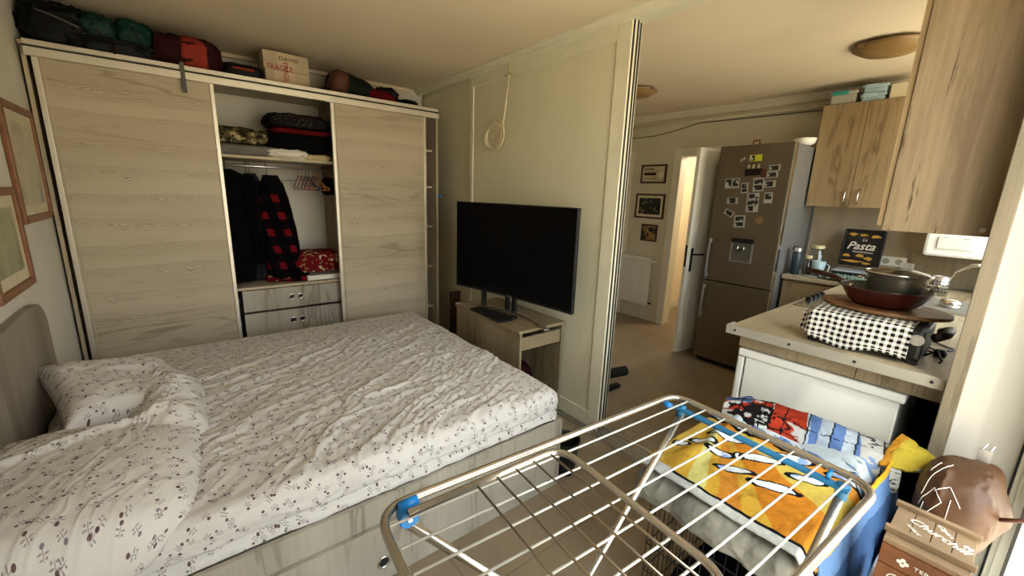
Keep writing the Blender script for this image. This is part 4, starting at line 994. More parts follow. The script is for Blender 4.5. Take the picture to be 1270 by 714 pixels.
# containers on the wall cabinet
def tub(y0, y1, z0, z1, label, body, lid, cut=True):
    t = thing('storage_container', (4.52, (y0+y1)/2, z0), label, 'container', 'containers on the wall cabinet')
    MB().box(4.44, 4.60, y0+.008, y1-.008, z0, z1-.02).build('tub', body, t, bevel=.012)
    MB().box(4.43, 4.61, y0, y1, z1-.025, z1).build('lid', lid, t, bevel=.008)
    if cut: MB().box(4.422, 4.436, y0+.06, y1-.02, z1-.03, z1+.002).build('clip', lid if lid != 'grey_clear' else 'teal_plastic', t, bevel=.003)
tub(1.115, 1.305, 2.416, 2.52, 'clear container with a teal clip, leftmost on the wall cabinet', 'grey_clear', 'grey_clear')
tub(.93, 1.095, 2.416, 2.475, 'pale blue container, lower of the stacked pair', 'pale_blue_plastic', 'pale_blue_plastic')
tub(.925, 1.09, 2.476, 2.540, 'pale blue container, upper of the stacked pair', 'pale_blue_plastic', 'pale_blue_plastic')
B(4.43, 4.60, .775, .91, 2.416, 2.525).build('cream_box', 'box_cream', label='cream cardboard box, rightmost on the wall cabinet', cat='box', bevel=.006)

# ---- boiler, wood splashback below it
t = thing('water_heater', (4.5, .3, 1.22), 'white wall water heater in the far kitchen corner', 'water heater')
B(4.40, 4.735, -.10, .505, 1.245, 1.95).build('housing', 'white_plastic', t, bevel=.02)
B(4.388, 4.401, .245, .435, 1.305, 1.395).build('control_flap', 'white_gloss', t, bevel=.004)
m = MB(); m.box(4.3865, 4.389, .385, .41, 1.385, 1.388); m.box(4.3865, 4.389, .27, .31, 1.385, 1.388); m.build('print', 'strap_grey', t)
B(4.715, 4.737, YW+.02, .60, .985, 1.24).build('wood_splashback', 'oak_desk', label='short wood-grain board on the wall under the water heater', cat='splashback')
# socket strip
t = thing('power_outlet', (4.73, .72, 1.10), 'double wall socket beside the black pasta sign', 'outlet')
B(4.722, 4.737, .62, .79, 1.10, 1.18).build('plate', 'outlet_white', t, bevel=.004)
for y in (.75, .665): MB().tube([(4.7225, y, 1.14), (4.719, y, 1.14)], .024, 20).build('socket', 'grey_clear', t)
# wood worktop along the window wall and its cabinets
B(2.135, 4.735, YW+.004, .872, .945, .98).build('worktop', 'counter_top', label='long pale stone-look worktop of the peninsula', cat='worktop', bevel=.002)
t = thing('edge_strip', (2.128, .49, .94), 'metal edge strip with screws along the near end of the worktop', 'trim strip')
MB().box(2.122, 2.135, .094, .885, .938, .984).box(2.135, 2.20, .872, .885, .938, .984).build('strip', 'edge_profile', t, bevel=.003)
for y in (.13, .36, .60, .84): MB().tube([(2.122, y, .962), (2.119, y, .962)], .006, 10).build('screw', 'dark_metal', t)
B(2.20, 2.22, .094, .36, .865, .937).box(2.20, 2.22, .363, .84, .865, .937).build('apron_board', 'oak_grey', label='oak board under the worktop edge, above the white appliance', cat='board', bevel=.001)
# white appliance, seen from its side
t = thing('washing_machine', (2.5, .5, 0), 'white appliance side under the worktop, beside the towels', 'appliance')
B(2.205, 2.80, .205, .80, .03, .815).build('body', 'white_gloss', t, bevel=.006)
B(2.19, 2.81, .19, .835, .818, .858).build('top_lid', 'white_gloss', t, bevel=.008)
MB().prism([(2.205, .808), (2.205, .835), (2.22, .845), (2.79, .845), (2.80, .835), (2.80, .808)], 'z', .04, .812).build('front', 'white_gloss', t, bevel=.006)
MB().box(2.23, 2.27, .23, .27, 0, .03).box(2.23, 2.27, .74, .78, 0, .03).box(2.74, 2.78, .74, .78, 0, .03).build('feet', 'black_plastic', t)
B(2.83, 4.14, YW+.02, .82, .08, .94).build('base_cabinet', 'oak_kitchen', label='oak base cabinet under the hob, behind the white appliance', cat='cabinet', bevel=.002)
B(2.81, 2.83, YW+.02, .80, 0, .94).build('gap_shade', 'shade_black', label='black sheet added as shade in the gap right of the white appliance', cat='board')  # added sheet, its black painting the shade of an empty gap
# hob set in the worktop
t = thing('gas_hob', (3.2, .58, .98), 'steel hob with a row of knobs set into the worktop', 'hob')
B(2.92, 3.44, .32, .845, .981, .989).build('hob_plate', 'tube_steel', t, bevel=.003)
for i in range(4): MB().lathe(3.10+i*.085, .815, [(.019, .989), (.017, 1.012), (.012, 1.016)], 16).build('knob', 'dark_metal', t, smooth=True, auto=40)
for (x, y) in ((3.06, .66), (3.30, .66), (3.06, .44), (3.30, .44)): MB().lathe(x, y, [(.045, .989), (.045, 1.0), (.03, 1.006)], 20).build('burner', 'black_plastic', t, smooth=True, auto=40)
# ---- big cabinet on the window wall, near the post
t = thing('wall_cabinet', (2.5, .12, 1.49), 'large oak wall cabinet filling the upper right, seen from its side', 'cabinet')
B(2.205, 2.80, YW+.004, .385, 1.50, 2.595).build('side_panel', 'oak_panel', t, bevel=.001)
B(2.212, 2.80, .387, .405, 1.518, 2.595).build('door', 'oak_kitchen', t, bevel=.001)
MB().tube([(2.205, .115, 1.522), (2.202, .115, 1.522)], .008, 16).build('screw_cap', 'grey_clear', t)

# ---- toaster under a gingham cloth with board and pans
t = thing('table_grill', (2.36, .37, .98), 'black table oven grill under the checked cloth on the worktop', 'grill')
MB().box(2.215, 2.50, .185, .57, .995, 1.125).build('housing', 'black_plastic', t, bevel=.015)
MB().tube([(2.25, .16, 1.10), (2.30, .135, 1.11), (2.40, .135, 1.11), (2.44, .16, 1.09)], .017, 10).build('handle', 'black_plastic', t, smooth=True)
MB().tube([(2.215, .205, 1.085), (2.208, .205, 1.085)], .022, 24).build('dial', 'aluminium', t)
m = MB(); [m.box(x, x+.03, y, y+.03, .981, .996) for x in (2.22, 2.46) for y in (.19, .53)]; m.build('feet', 'dark_rubber', t)
MB().tube([(2.34, .186, 1.0), (2.34, .15, 1.03), (2.31, .13, 1.0), (2.30, .135, .992)], .004, 6).build('wire_stand', 'dark_metal', t, smooth=True)
n1, n2 = 90, 90
a = np.linspace(0, 1, n1)[:, None]; b = np.linspace(0, 1, n2)[None, :]; a, b = a+0*b, b+0*a
# path over the grill: up the -x face, over the top, down the back
prof = [(2.198, .986), (2.200, 1.04), (2.203, 1.10), (2.212, 1.128), (2.24, 1.137), (2.40, 1.137), (2.49, 1.135), (2.508, 1.12), (2.512, 1.04)]
pl = np.array(prof); dl = np.r_[0, np.cumsum(np.hypot(*np.diff(pl, axis=0).T))]; S = a*dl[-1]
px = np.interp(S, dl, pl[:, 0]); pz = np.interp(S, dl, pl[:, 1]); py = .222+b*.40
endb = sstep(.82, 1.0, b)
py = py-.02*endb; px = px+endb*.035*np.where(px < 2.35, 1, -1)+.006*fbm(py*18, pz*12, 0, 3)*(1+2*endb)-.006; pz = pz-endb*.025*(pz > 1.05)+.004*fbm(px*20, py*20, 0, 9)
lowlift = (1-sstep(0, .08, a)); pz = pz+lowlift*(.010+.012*np.sin(b*9)+.03*endb)
MB().grid(np.stack([px, py, pz], -1), uv=np.stack([S*1.0, b*.40+.01*fbm(px*9, pz*9, 0, 1)], -1)).build('checked_cloth', 'gingham_cloth', label='black and white checked cloth draped over the table grill', cat='cloth', smooth=True, solid=.002)
t = thing('cutting_board', (2.5, .36, 1.14), 'round wooden cutting board lying on the checked cloth', 'cutting board')
pr = []
for i in range(48):
    th = 2*PI*i/48; r = .205
    pr.append((2.45+r*math.cos(th)*.86, .362+r*1.1*math.sin(th)))
MB().prism(pr, 'z', 1.142, 1.158).build('board', 'cutting_board', t, bevel=.003)
# red pan
px0, py0, pz0 = 2.43, .365, 1.159
t = thing('frying_pan', (px0, py0, pz0), 'dark red frying pan standing on the round wooden board', 'pan')
MB().lathe(px0, py0, [(.02, pz0), (.095, pz0), (.122, pz0+.018), (.156, pz0+.075), (.162, pz0+.082), (.157, pz0+.084), (.112, pz0+.022), (.09, pz0+.008), (.02, pz0+.008)], 48).build('pan_body', 'red_pan', t, smooth=True, auto=50)
MB().lathe(px0, py0, [(.01, pz0+.0085), (.089, pz0+.0095), (.112, pz0+.024), (.155, pz0+.082), (.1545, pz0+.083), (.110, pz0+.026), (.088, pz0+.0105), (.01, pz0+.0095)], 48).build('inner_coating', 'black_plastic', t, smooth=True)
hd = Vector((.35, 1.0, 0)).normalized()
pts = [Vector((px0, py0, pz0+.055))+hd*d+Vector((0, 0, z)) for d, z in ((.135, 0), (.17, .012), (.22, .035), (.30, .042), (.36, .044))]
MB().tube(pts, [.013, .014, .012, .013, .010], 10).build('handle', 'red_pan', t, smooth=True)
MB().tube([pts[0]-hd*.004, pts[0]+hd*.02], .017, 10).build('collar', 'chrome', t)
# pot with glass lid
cx, cy, z0 = 2.43, .335, pz0+.0125
t = thing('steel_pot', (cx, cy, z0), 'steel pot with a glass lid standing in the red pan', 'pot')
MB().lathe(cx, cy, [(.02, z0), (.088, z0), (.097, z0+.006), (.100, z0+.12), (.113, z0+.134), (.115, z0+.138), (.110, z0+.138), (.096, z0+.12), (.092, z0+.012), (.02, z0+.010)], 48).build('pot_body', 'pot_steel', t, smooth=True, auto=50)
ld = MB().lathe(cx, cy, [(.006, z0+.163), (.05, z0+.158), (.095, z0+.147), (.109, z0+.141), (.108, z0+.139), (.094, z0+.144), (.05, z0+.154), (.006, z0+.159)], 40, close=True).build('glass_lid', 'lid_glass', t, smooth=True)
MB().tube([(cx+.111*math.cos(a), cy+.111*math.sin(a), z0+.141) for a in np.linspace(0, 2*PI, 48, endpoint=False)], .0038, 8, closed=True).build('lid_rim', 'chrome', ld, smooth=True)
MB().box(cx+.055, cx+.075, cy-.035, cy+.01, z0+.152, z0+.182).build('lid_knob', 'white_plastic', ld, bevel=.006)
for sg in (-1, 1): MB().tube([(cx-.02, cy+sg*.099, z0+.10), (cx-.02, cy+sg*.130, z0+.105), (cx+.02, cy+sg*.130, z0+.105), (cx+.02, cy+sg*.099, z0+.10)], .004, 6).build('pot_handle', 'chrome', t, smooth=True)
# plug and flex beside the grill
t = thing('power_plug', (2.46, .15, .98), 'black plug and flex lying on the worktop by the post', 'plug')
MB().lathe(2.46, .150, [(.02, .981), (.022, 1.0), (.012, 1.012)], 16).build('plug_body', 'plug_black', t, smooth=True, auto=40)
MB().tube([(2.46, .165, .99), (2.50, .20, .985), (2.56, .19, .985), (2.52, .15, .985), (2.62, .12, .985), (2.70, .2, .985)], .0035, 6).build('flex', 'plug_black', t, smooth=True)

# ---- small things on the far counter
t = thing('water_bottle', (4.24, 1.275, .98), 'dark blue steel water bottle nearest the fridge', 'bottle')
MB().lathe(4.24, 1.265, [(.034, .981), (.036, .985), (.036, 1.165), (.030, 1.18), (.030, 1.185)], 28).build('bottle_body', 'bottle_navy', t, smooth=True, auto=50)
MB().lathe(4.24, 1.265, [(.028, 1.185), (.028, 1.212), (.024, 1.216)], 24).build('cap', 'aluminium', t, smooth=True, auto=50)
MB().tube([(4.24, 1.29, 1.19), (4.24, 1.305, 1.205), (4.24, 1.298, 1.222), (4.24, 1.27, 1.226)], .006, 8).build('carry_loop', 'black_plastic', t, smooth=True)
def jar(x, y, r, h, lab, lid, lm):
    t = thing('glass_jar', (x, y, .98), lab, 'jar')
    z = .981
    MB().lathe(x, y, [(r*.9, z), (r, z+.01), (r, z+h*.72), (r*.72, z+h*.88), (r*.72, z+h), (r*.68, z+h), (r*.66, z+h*.88), (r*.94, z+h*.70), (r*.94, z+.012), (r*.8, z+.008)], 28, close=True).build('glass', 'jar_glass', t, smooth=True)
    if lid: MB().lathe(x, y, [(r*.8, z+h), (r*.82, z+h+.006), (r*.82, z+h+.022), (r*.78, z+h+.026)], 28).build('lid', lm, t, smooth=True, auto=50)
jar(4.38, 1.16, .062, .235, 'large glass jar with a yellow and white lid', 1, 'lid_yellow')
jar(4.27, 1.185, .034, .15, 'small glass bottle right of the blue bottle', 1, 'lid_yellow')
t = thing('measuring_jug', (4.26, 1.10, .98), 'pale blue translucent jug beside the glass jars', 'jug')
MB().lathe(4.26, 1.10, [(.036, .981), (.050, 1.12), (.047, 1.12), (.034, .986)], 24, close=True).build('jug_body', 'pale_blue_plastic', t, smooth=True)
MB().lathe(4.26, 1.10, [(.035, .982), (.035, .988)], 20).build('jug_base', 'pale_blue_plastic', t)
MB().tube([(4.26, 1.05, 1.10), (4.26, 1.025, 1.09), (4.26, 1.03, 1.03), (4.26, 1.06, 1.02)], .005, 6).build('handle', 'pale_blue_plastic', t, smooth=True)
# egg carton
n1, n2 = 64, 40; a = np.linspace(0, 1, n1)[:, None]; b = np.linspace(0, 1, n2)[None, :]; a, b = a+0*b, b+0*a
hz = .028+.020*np.sin(a*PI*12-PI/2)*np.sin(b*PI*6-PI/2)
P = np.stack([4.17+b*.16, 1.07-a*.30, .985+hz*1.0], -1)
MB().grid(P).build('egg_tray', 'egg_carton', label='grey-green moulded egg tray at the edge of the far counter', cat='egg tray', smooth=True, solid=.003)
blob((4.20, 1.12, .988), (.03, .05, .006), (.6, .6), .3, 4, 3, flat=.8).build('crumpled_paper', 'photo_white', label='crumpled white paper in front of the jug', cat='paper', smooth=True)
# papers and trays under the sign
for i, (dz, mt, lab, s_x) in enumerate(((.985, 'bag_brown', 'brown tray lowest of the pile under the pasta sign', .17), (1.012, 'black_plastic', 'black tray in the pile under the pasta sign', .19), (1.040, 'paper_grey', 'grey magazine topmost of the pile under the pasta sign', .20))):
    m = MB().box(-.11, .12, -s_x, s_x, 0, .020 if i < 2 else .012); m.xf(rotz(4.50, .86-.01*i, .05*(i-1), dz)); m.build('tray' if i < 2 else 'magazine', mt, label=lab, cat='tray' if i < 2 else 'magazine', bevel=.003)
# the pasta sign, leaning on the splashback
t = thing('pasta_tray', (4.62, .87, 1.05), 'black square tray reading La Pasta, leaning against the splashback', 'tray')
o_ = Vector((4.56, .90, 1.09)); upv = Vector((.16, 0, 1)).normalized(); M = frameM(o_, (0, -1, 0), tuple(upv))
m = MB(); W_, Hh = .135, .30
m.box(-W_, W_, 0, Hh, -.012, 0); m.xf(M).build('panel', 'black_plastic', t)
m = MB()
for q in ((-W_-.008, -W_+.008, 0, Hh), (W_-.008, W_+.008, 0, Hh), (-W_, W_, -.008, .008), (-W_, W_, Hh-.008, Hh+.008)): m.box(q[0], q[1], q[2], q[3], -.012, .014)
m.xf(M).build('rim', 'black_plastic', t, bevel=.003)
def on(u, v): return M @ Matrix.Translation((u, v, .0015))
text('lettering', 'Pasta', .092, 'ink_white', t, on(-.012, .165), shear=.35, bold=.001)
text('lettering', 'La', .036, 'ink_white', t, on(.005, .222), shear=.3)
text('lettering', 'TRADIZIONALE', .019, 'ink_white', t, on(.01, .115), sx=1.05)
for i, (u, v, w_, h_) in enumerate(((-.08, .265, .030, .012), (-.01, .262, .028, .011), (.075, .255, .032, .012), (-.095, .08, .024, .013), (.0, .085, .026, .014), (.06, .065, .028, .014), (-.045, .032, .075, .009), (.05, .022, .03, .009))):
    pp = [(u+w_*math.cos(a)*(1+.25*math.sin(3*a+i)), v+h_*math.sin(a)*(1+.25*math.cos(4*a+i))) for a in np.linspace(0, 2*PI, 18, endpoint=False)]
    MB().prism(pp, 'z', .0002, .002).xf(M).build('pasta_drawing', 'gold_print', t)
# sink side: utensil holder, ladle, drainer
t = thing('utensil_holder', (3.98, .30, .98), 'perforated steel cup holding utensils', 'cup')
MB().lathe(4.25, .35, [(.045, .981), (.045, 1.12), (.042, 1.12), (.042, .99)], 24, close=True).build('cup', 'aluminium', t, smooth=True)
m = MB()
for i in range(16):
    th = 2*PI*i/16
    for z in (1.01, 1.035, 1.06, 1.085): m.tube([(4.25+.0445*math.cos(th), .35+.0445*math.sin(th), z), (4.25+.0462*math.cos(th), .35+.0462*math.sin(th), z)], .005, 6)
m.build('holes', 'black_plastic', t)
MB().tube([(4.25, .34, 1.0), (4.23, .29, 1.16), (4.21, .22, 1.22), (4.20, .17, 1.23)], [.005, .006, .012, .014], 8).build('ladle', 'chrome', label='steel ladle sticking out of the perforated cup', cat='ladle', smooth=True)
MB().lathe(4.15, .43, [(.03, .981), (.032, 1.10), (.025, 1.12)], 20).build('grey_tumbler', 'dark_metal', label='dark grey tumbler left of the perforated cup', cat='tumbler', smooth=True, auto=40)
m = MB(); m.box(3.55, 4.05, .14, .42, .981, .985); [m.box(3.56+i*.06, 3.565+i*.06, .15, .41, .985, .998) for i in range(8)]
m.build('drainer_tray', 'aluminium', label='ribbed metal draining tray right of the pans', cat='tray')
blob((3.7, .24, 1.02), (.06, .05, .03), (.8, .8), .05, 3, 4, flat=.7).build('steel_bowl', 'chrome', label='small upturned steel bowl on the draining tray', cat='bowl', smooth=True)

# ================================================================= wire crate with quilt and towels
CX0, CX1, CY0, CY1, CZ = 1.20, 1.98, .22, .66, .60
t = thing('wire_crate', ((CX0+CX1)/2, (CY0+CY1)/2, 0), 'black wire dog crate under the quilt and towels', 'crate')
def wires(name, axis, c, a0, a1, z0, z1):
    m = MB(); P = (lambda u, z: (c, u, z)) if axis == 'x' else ((lambda u, z: (u, c, z)) if axis == 'y' else (lambda u, z: (u, z, c)))
    for u in np.arange(a0, a1+.001, .035): m.tube([P(u, z0), P(u, z1)], .0016, 5)
    for z in np.linspace(z0, z1, 6): m.tube([P(a0, z), P(a1, z)], .0024, 5)
    m.build(name, 'dark_metal', t)
wires('end_grid', 'x', CX0, CY0, CY1, .02, CZ); wires('end_grid', 'x', CX1, CY0, CY1, .02, CZ)
wires('side_grid', 'y', CY0, CX0, CX1, .02, CZ); wires('side_grid', 'y', CY1, CX0, CX1, .02, CZ); wires('top_grid', 'z', CZ, CX0, CX1, CY0, CY1)
B(CX0+.01, CX1-.01, CY0+.01, CY1-.01, .0, .04).build('tray', 'black_plastic', t, bevel=.005)
blob(((CX0+CX1)/2, (CY0+CY1)/2, .12), (.35, .19, .09), (.4, .5), .06, 3, 3, flat=.85).build('crate_cushion', 'black_cloth', label='black cushion inside the wire crate', cat='cushion', smooth=True)
# folded grey quilt
n1, n2 = 150, 110
def slab_top(x0, x1, y0, y1, ztop, hang, r, nx, ny): return drape(x0, x1, y0, y1, ztop, r, hang, nx, ny)
s_, u_, e_, P, N = drape(CX0-.062, CX1-.02, CY0-.0, CY1+.02, .664, .030, .05, 150, 110)
st = .007*np.abs(np.sin(s_*PI/.075))**.4+.006*np.abs(np.sin(u_*PI/.11))**.3+.010*(1-np.abs(fbm(s_*14, u_*14, 0, 2)))**2+.018*fbm(s_*5, u_*5, 0, 12)
P = P+N*st[..., None]; P[..., 2] += np.where(e_ > .05, .014*fbm(s_*7, u_*7, 0, 5), 0)
MB().grid(P, uv=np.stack([s_, u_], -1)).build('grey_quilt', 'quilt_cloth', label='folded grey quilted blanket lying on the wire crate under the towel', cat='quilt', smooth=True, solid=.01)
B(CX0-.04, CX1-.05, CY0+.03, CY1-.02, .606, .64).build('folded_blanket', 'quilt_cloth', label='thin grey folded layer directly on the crate, beneath the quilt', cat='blanket', bevel=.012)

# towel with a cartoon-like abstract splash pattern
def ellm(x, y, cx, cy, rx, ry, a=0):
    ca, sa = math.cos(a), math.sin(a); u = (x-cx)*ca+(y-cy)*sa; v = -(x-cx)*sa+(y-cy)*ca
    return np.sqrt((u/rx)**2+(v/ry)**2)
def C3(h_): return np.array(lin(h_)[:3])*.72
def towel_colors(u, v):
    """u runs along the crate away from the bed (0..1), v from the appliance side to the camera side (0..1)"""
    c = np.zeros(u.shape+(3,)); c[:] = C3('c49a36')
    th = np.degrees(np.arctan2(v-.10, .62-u))+4*fbm(u*3, v*3, 0, 5)
    for (a, b, h_) in ((19, 29, 'c8be72'), (36, 46, 'c07f2c'), (46, 53, 'c49a36'), (53, 70, 'bf7822'), (70, 84, 'c2aa4e'), (84, 97, 'cf8a30'), (97, 180, 'c2a03e'), (-180, 3, 'c4a246')): c[(th >= a) & (th < b)] = C3(h_)
    e = .60+.05*fbm(u*6, v*7, 0, 8)+.10*(v-.45)**2
    wv = u-e
    burst = wv > 0
    st = fbm(u*9, v*9+u*14, 0, 3)
    c[burst] = C3('6f8fc2'); c[burst & (st > -.08)] = C3('c4cdd4'); c[burst & (st < -.28)] = C3('3f62a8'); c[burst & (np.abs(st+.08) < .022)] = C3('101214'); c[burst & (np.abs(st+.28) < .015)] = C3('101214')
    c[np.abs(wv) < .012] = C3('101214')
    px, py = u*.82, v*.52
    for (a, b, rx, ry, an) in [(.27, .08, .026, .015, 40), (.36, .16, .040, .018, 52), (.35, .29, .040, .017, 56), (.40, .385, .014, .014, 0), (.28, .44, .052, .018, 60), (.45, .50, .060, .022, 58), (.30, .66, .064, .019, 60), (.50, .24, .064, .022, 55), (.46, .76, .050, .018, 60), (.56, .62, .060, .024, 60), (.60, .88, .040, .018, 60)]:
        d = ellm(px+.004*fbm(u*20, v*20, 0, 31), py+.004*fbm(u*20+5, v*20, 0, 32), a*.82, b*.52, rx, ry, math.radians(an))
        o_ = 1+.0055/ry; c[d < o_] = C3('101214'); m_ = d < 1-.001/ry; c[m_] = C3('d9dde0'); c[m_ & (fbm(u*12, v*12, 0, 40) > .28)] = C3('8fa8d2')
    c[(u < .045+.02*(v < .2))] = C3('bdbdb8'); c[(np.abs(u-.05) < .007) & (v > .2)] = C3('101214')
    return c
n1, n2 = 300, 230
U = np.linspace(0, 1, n1)[:, None]; V = np.linspace(0, 1, n2)[None, :]; U, V = U+0*V, V+0*U
# corners of the towel on the quilt (x, y)
c00 = np.array([1.52, .695]); c10 = np.array([2.10, .40]); c01 = np.array([1.055, .44]); c11 = np.array([1.62, .05])
c00, c10, c01, c11 = np.array([1.17, .72]), np.array([1.98, .30]), np.array([1.06, .60]), np.array([1.15, .20])
# u along x (crate length), v across towards the camera side
X = 1.115+U*.82+.02*V; Y = .705-.02*U-V*(.52-.01*U)
X = X+.03*(1-V)*(1-U); zt = .705+.010*fbm(X*5, Y*5, 0, 61)+.006*fbm(X*14, Y*14, 0, 62)+.022*np.exp(-((Y-.62-.1*fbm(X*3, Y*3, 0, 9))/.03)**2)*sstep(.0, .3, U)
edge = np.maximum(CX0-.075-X, 0); zt = zt-edge*.9
zt = zt-np.maximum(Y-(CY1+.03), 0)*1.2-np.maximum((CY0-.0)-Y, 0)*1.5
MB().grid(np.stack([X, Y, zt], -1), uv=np.stack([U, V], -1), col=towel_colors(U, V)).build('yellow_towel', 'printed_towel', label='yellow and orange towel with white splash shapes, spread over the crate', cat='towel', smooth=True, solid=.006)

# second printed throw rolled up behind it, red and blue
def throw_colors(u, v):
    c = np.zeros(u.shape+(3,)); c[:] = C3('b4b2ac')
    n = fbm(u*3, v*9, 0, 71)
    c[(u < .62) & (n > -.1)] = C3('a33520'); c[(u < .30) & (fbm(u*9, v*9, 0, 4) > 0)] = C3('1a1514'); c[(u < .30) & (fbm(u*12+4, v*12, 0, 14) > .25)] = C3('cfcfca')
    c[(u < .16) & (v < .5)] = C3('4a6288')
    b = (u > .52) & (u < .80) & (np.sin(u*46+v*3) > 0); c[(u > .50) & (u < .80)] = C3('aab4bf'); c[b] = C3('5b74a5')
    c[np.abs(np.sin(u*23+v*1.5)) < .10] = C3('101214'); c[np.abs(n) < .035] = C3('101214')
    c[(u > .83) & (fbm(u*7, v*7, 0, 9) > .3)] = C3('7d93b8')
    return c
n1, n2 = 220, 120; U = np.linspace(0, 1, n1)[:, None]; V = np.linspace(0, 1, n2)[None, :]; U, V = U+0*V, V+0*U
th = PI*1.25*V-.25; cxr = 1.765+.20*U+.02*np.sin(U*5); cyr = .69-.54*U
dirx, diry = .97, .25
rr = .088*(1+.18*fbm(U*5, V*4, 0, 5)+.10*(1-np.abs(fbm(U*4, V*8, 0, 19)))**2)*(1-.25*np.abs(2*U-1)**4)
X = cxr+np.cos(th)*rr*1.25*dirx; Y = cyr+np.cos(th)*rr*1.25*diry; Zz = .672+.045*np.exp(-((U-.15)/.3)**2)*0+np.sin(th)*rr+.0*U
Zz = Zz-.02*U
MB().grid(np.stack([X, Y, Zz], -1), uv=np.stack([U, V], -1), col=throw_colors(U, V)).build('red_blue_throw', 'printed_blanket', label='red, black and blue printed throw bunched behind the yellow towel', cat='blanket', smooth=True, solid=.008)
# blue towel folded over the camera side of the crate
n1, n2 = 120, 90; U = np.linspace(0, 1, n1)[:, None]; V = np.linspace(0, 1, n2)[None, :]; U, V = U+0*V, V+0*U
X = 1.20+U*.80; Y = .185-.03*np.sin(V*2)+.015*fbm(X*5, V*3, 0, 7)-.03*U; Zz = .705-V*.42+.03*np.exp(-((U-.9)/.12)**2)*(1-V)+.01*fbm(X*6, V*4, 0, 2)
cc = np.zeros(U.shape+(3,)); cc[:] = C3('5f7fae'); cc[(V+.1*U > .30)] = C3('3b5a88'); cc[V < .05] = C3('e0a42a')  # paler top and darker lower part paint sunlit and shaded cloth
d = ellm(U, V, .9, .12, .035, .10, .2); cc[d < 1.4] = C3('0e1012'); cc[d < .9] = C3('eef2f4')
MB().grid(np.stack([X, Y, Zz], -1), col=cc).build('blue_towel', 'printed_towel', label='blue towel hanging down the near side of the crate', cat='towel', smooth=True, solid=.006)
# yellow cloth flap at the right end
n1, n2 = 50, 40; U = np.linspace(0, 1, n1)[:, None]; V = np.linspace(0, 1, n2)[None, :]; U, V = U+0*V, V+0*U
A_, B_, C_c, D_ = [np.array(p) for p in ((1.83, .185, .700), (2.00, .165, .770), (2.035, .060, .705), (1.90, .085, .695))]
PP = ((1-U)*(1-V))[..., None]*A_+(U*(1-V))[..., None]*B_+(U*V)[..., None]*C_c+((1-U)*V)[..., None]*D_
X, Y, Zz = PP[..., 0], PP[..., 1], PP[..., 2]+.028*np.sin(PI*U)*np.sin(PI*V)+.008*fbm(U*4, V*4, 0, 3)
cc = np.zeros(U.shape+(3,)); cc[:] = C3('b8a238'); cc[(V < .22)] = C3('b57f28'); cc[V > .93] = C3('d9d9d4')
MB().grid(np.stack([X, Y, Zz], -1), col=cc).build('yellow_cloth', 'printed_towel', label='yellow folded cloth corner beside the brown sack', cat='cloth', smooth=True, solid=.012)

# ================================================================= drying rack
RA = math.radians(-4.3); RO = Vector((.245, .722, 0)); RM = Matrix.Translation(RO) @ Matrix.Rotation(RA, 4, 'Z')
def R(u, v, z): return tuple(RM @ Vector((u, -v, z)))       # u along the rack, v towards the camera side
RL, RW, RZ = 1.0, .54, .95
t = thing('drying_rack', (.75, .45, 0), 'folding metal clothes drying rack with blue plastic joints', 'drying rack')
MB().tube(round_path([R(0, 0, RZ), R(RL, 0, RZ), R(RL, RW, RZ), R(0, RW, RZ)], .07, 8, True), .0095, 12, closed=True).build('main_frame', 'tube_steel', t, smooth=True)
for i in range(8):
    v = .052+i*.0625
    MB().tube([R(.012, v, RZ), R(RL-.010, v, RZ)], .0027, 8).build('rod', 'rod_white', t, smooth=True)
# wing folded over the near half
WZ = RZ+.010; wl, w0, w1 = .452, .050, .49
MB().tube(round_path([R(.05, w0, WZ), R(wl, w0-.004, WZ+.006), R(wl, w1, WZ+.006), R(.05, w1, WZ)], .06, 8), .0085, 12).build('wing_frame', 'tube_steel', t, smooth=True, label='folded side wing of the rack')
for i in range(5):
    u = .205+i*.052
    MB().tube([R(u, w0+.004, WZ+.002+i*.0008), R(u, w1-.004, WZ+.002+i*.0008)], .0028, 8).build('wing_rod', 'rod_steel', t, smooth=True)
# legs
def leg(u0, u1, v, mat='tube_steel'):
    return MB().tube([R(u0, v, RZ-.03), R((u0+u1)/2, v, RZ*.5), R(u1, v, .012)], [.0105]*3, 12).build('leg', mat, t, smooth=True)
leg(.055, .80, .035); leg(.055, .80, RW-.035); leg(RL-.035, .18, .055); leg(RL-.035, .18, RW-.055)
MB().tube([R(.80, .035, .02), R(.80, RW-.035, .02)], .0095, 10).build('foot_bar', 'tube_steel', t, smooth=True)
MB().tube([R(.18, .055, .02), R(.18, RW-.055, .02)], .0095, 10).build('foot_bar', 'tube_steel', t, smooth=True)
def joint(u, v, du):
    m = MB(); ax = Vector(R(u, v-.014, RZ-.012)), Vector(R(u, v+.014, RZ-.012))
    m.tube(ax, .021, 20); j_ = m.build('joint', 'blue_plastic', t, label='round blue plastic joint', bevel=.002)
    MB().tube([R(u, v+.0145, RZ-.012), R(u, v+.017, RZ-.012)], .005, 10).build('rivet', 'chrome', j_)
    MB().tube([R(u-.015, v-.010, RZ+.004), R(u+.025, v-.010, RZ+.006)], .0125, 10).build('clip', 'blue_plastic', j_, smooth=True)
joint(.055, .030, 1); joint(.055, RW-.03, 1)
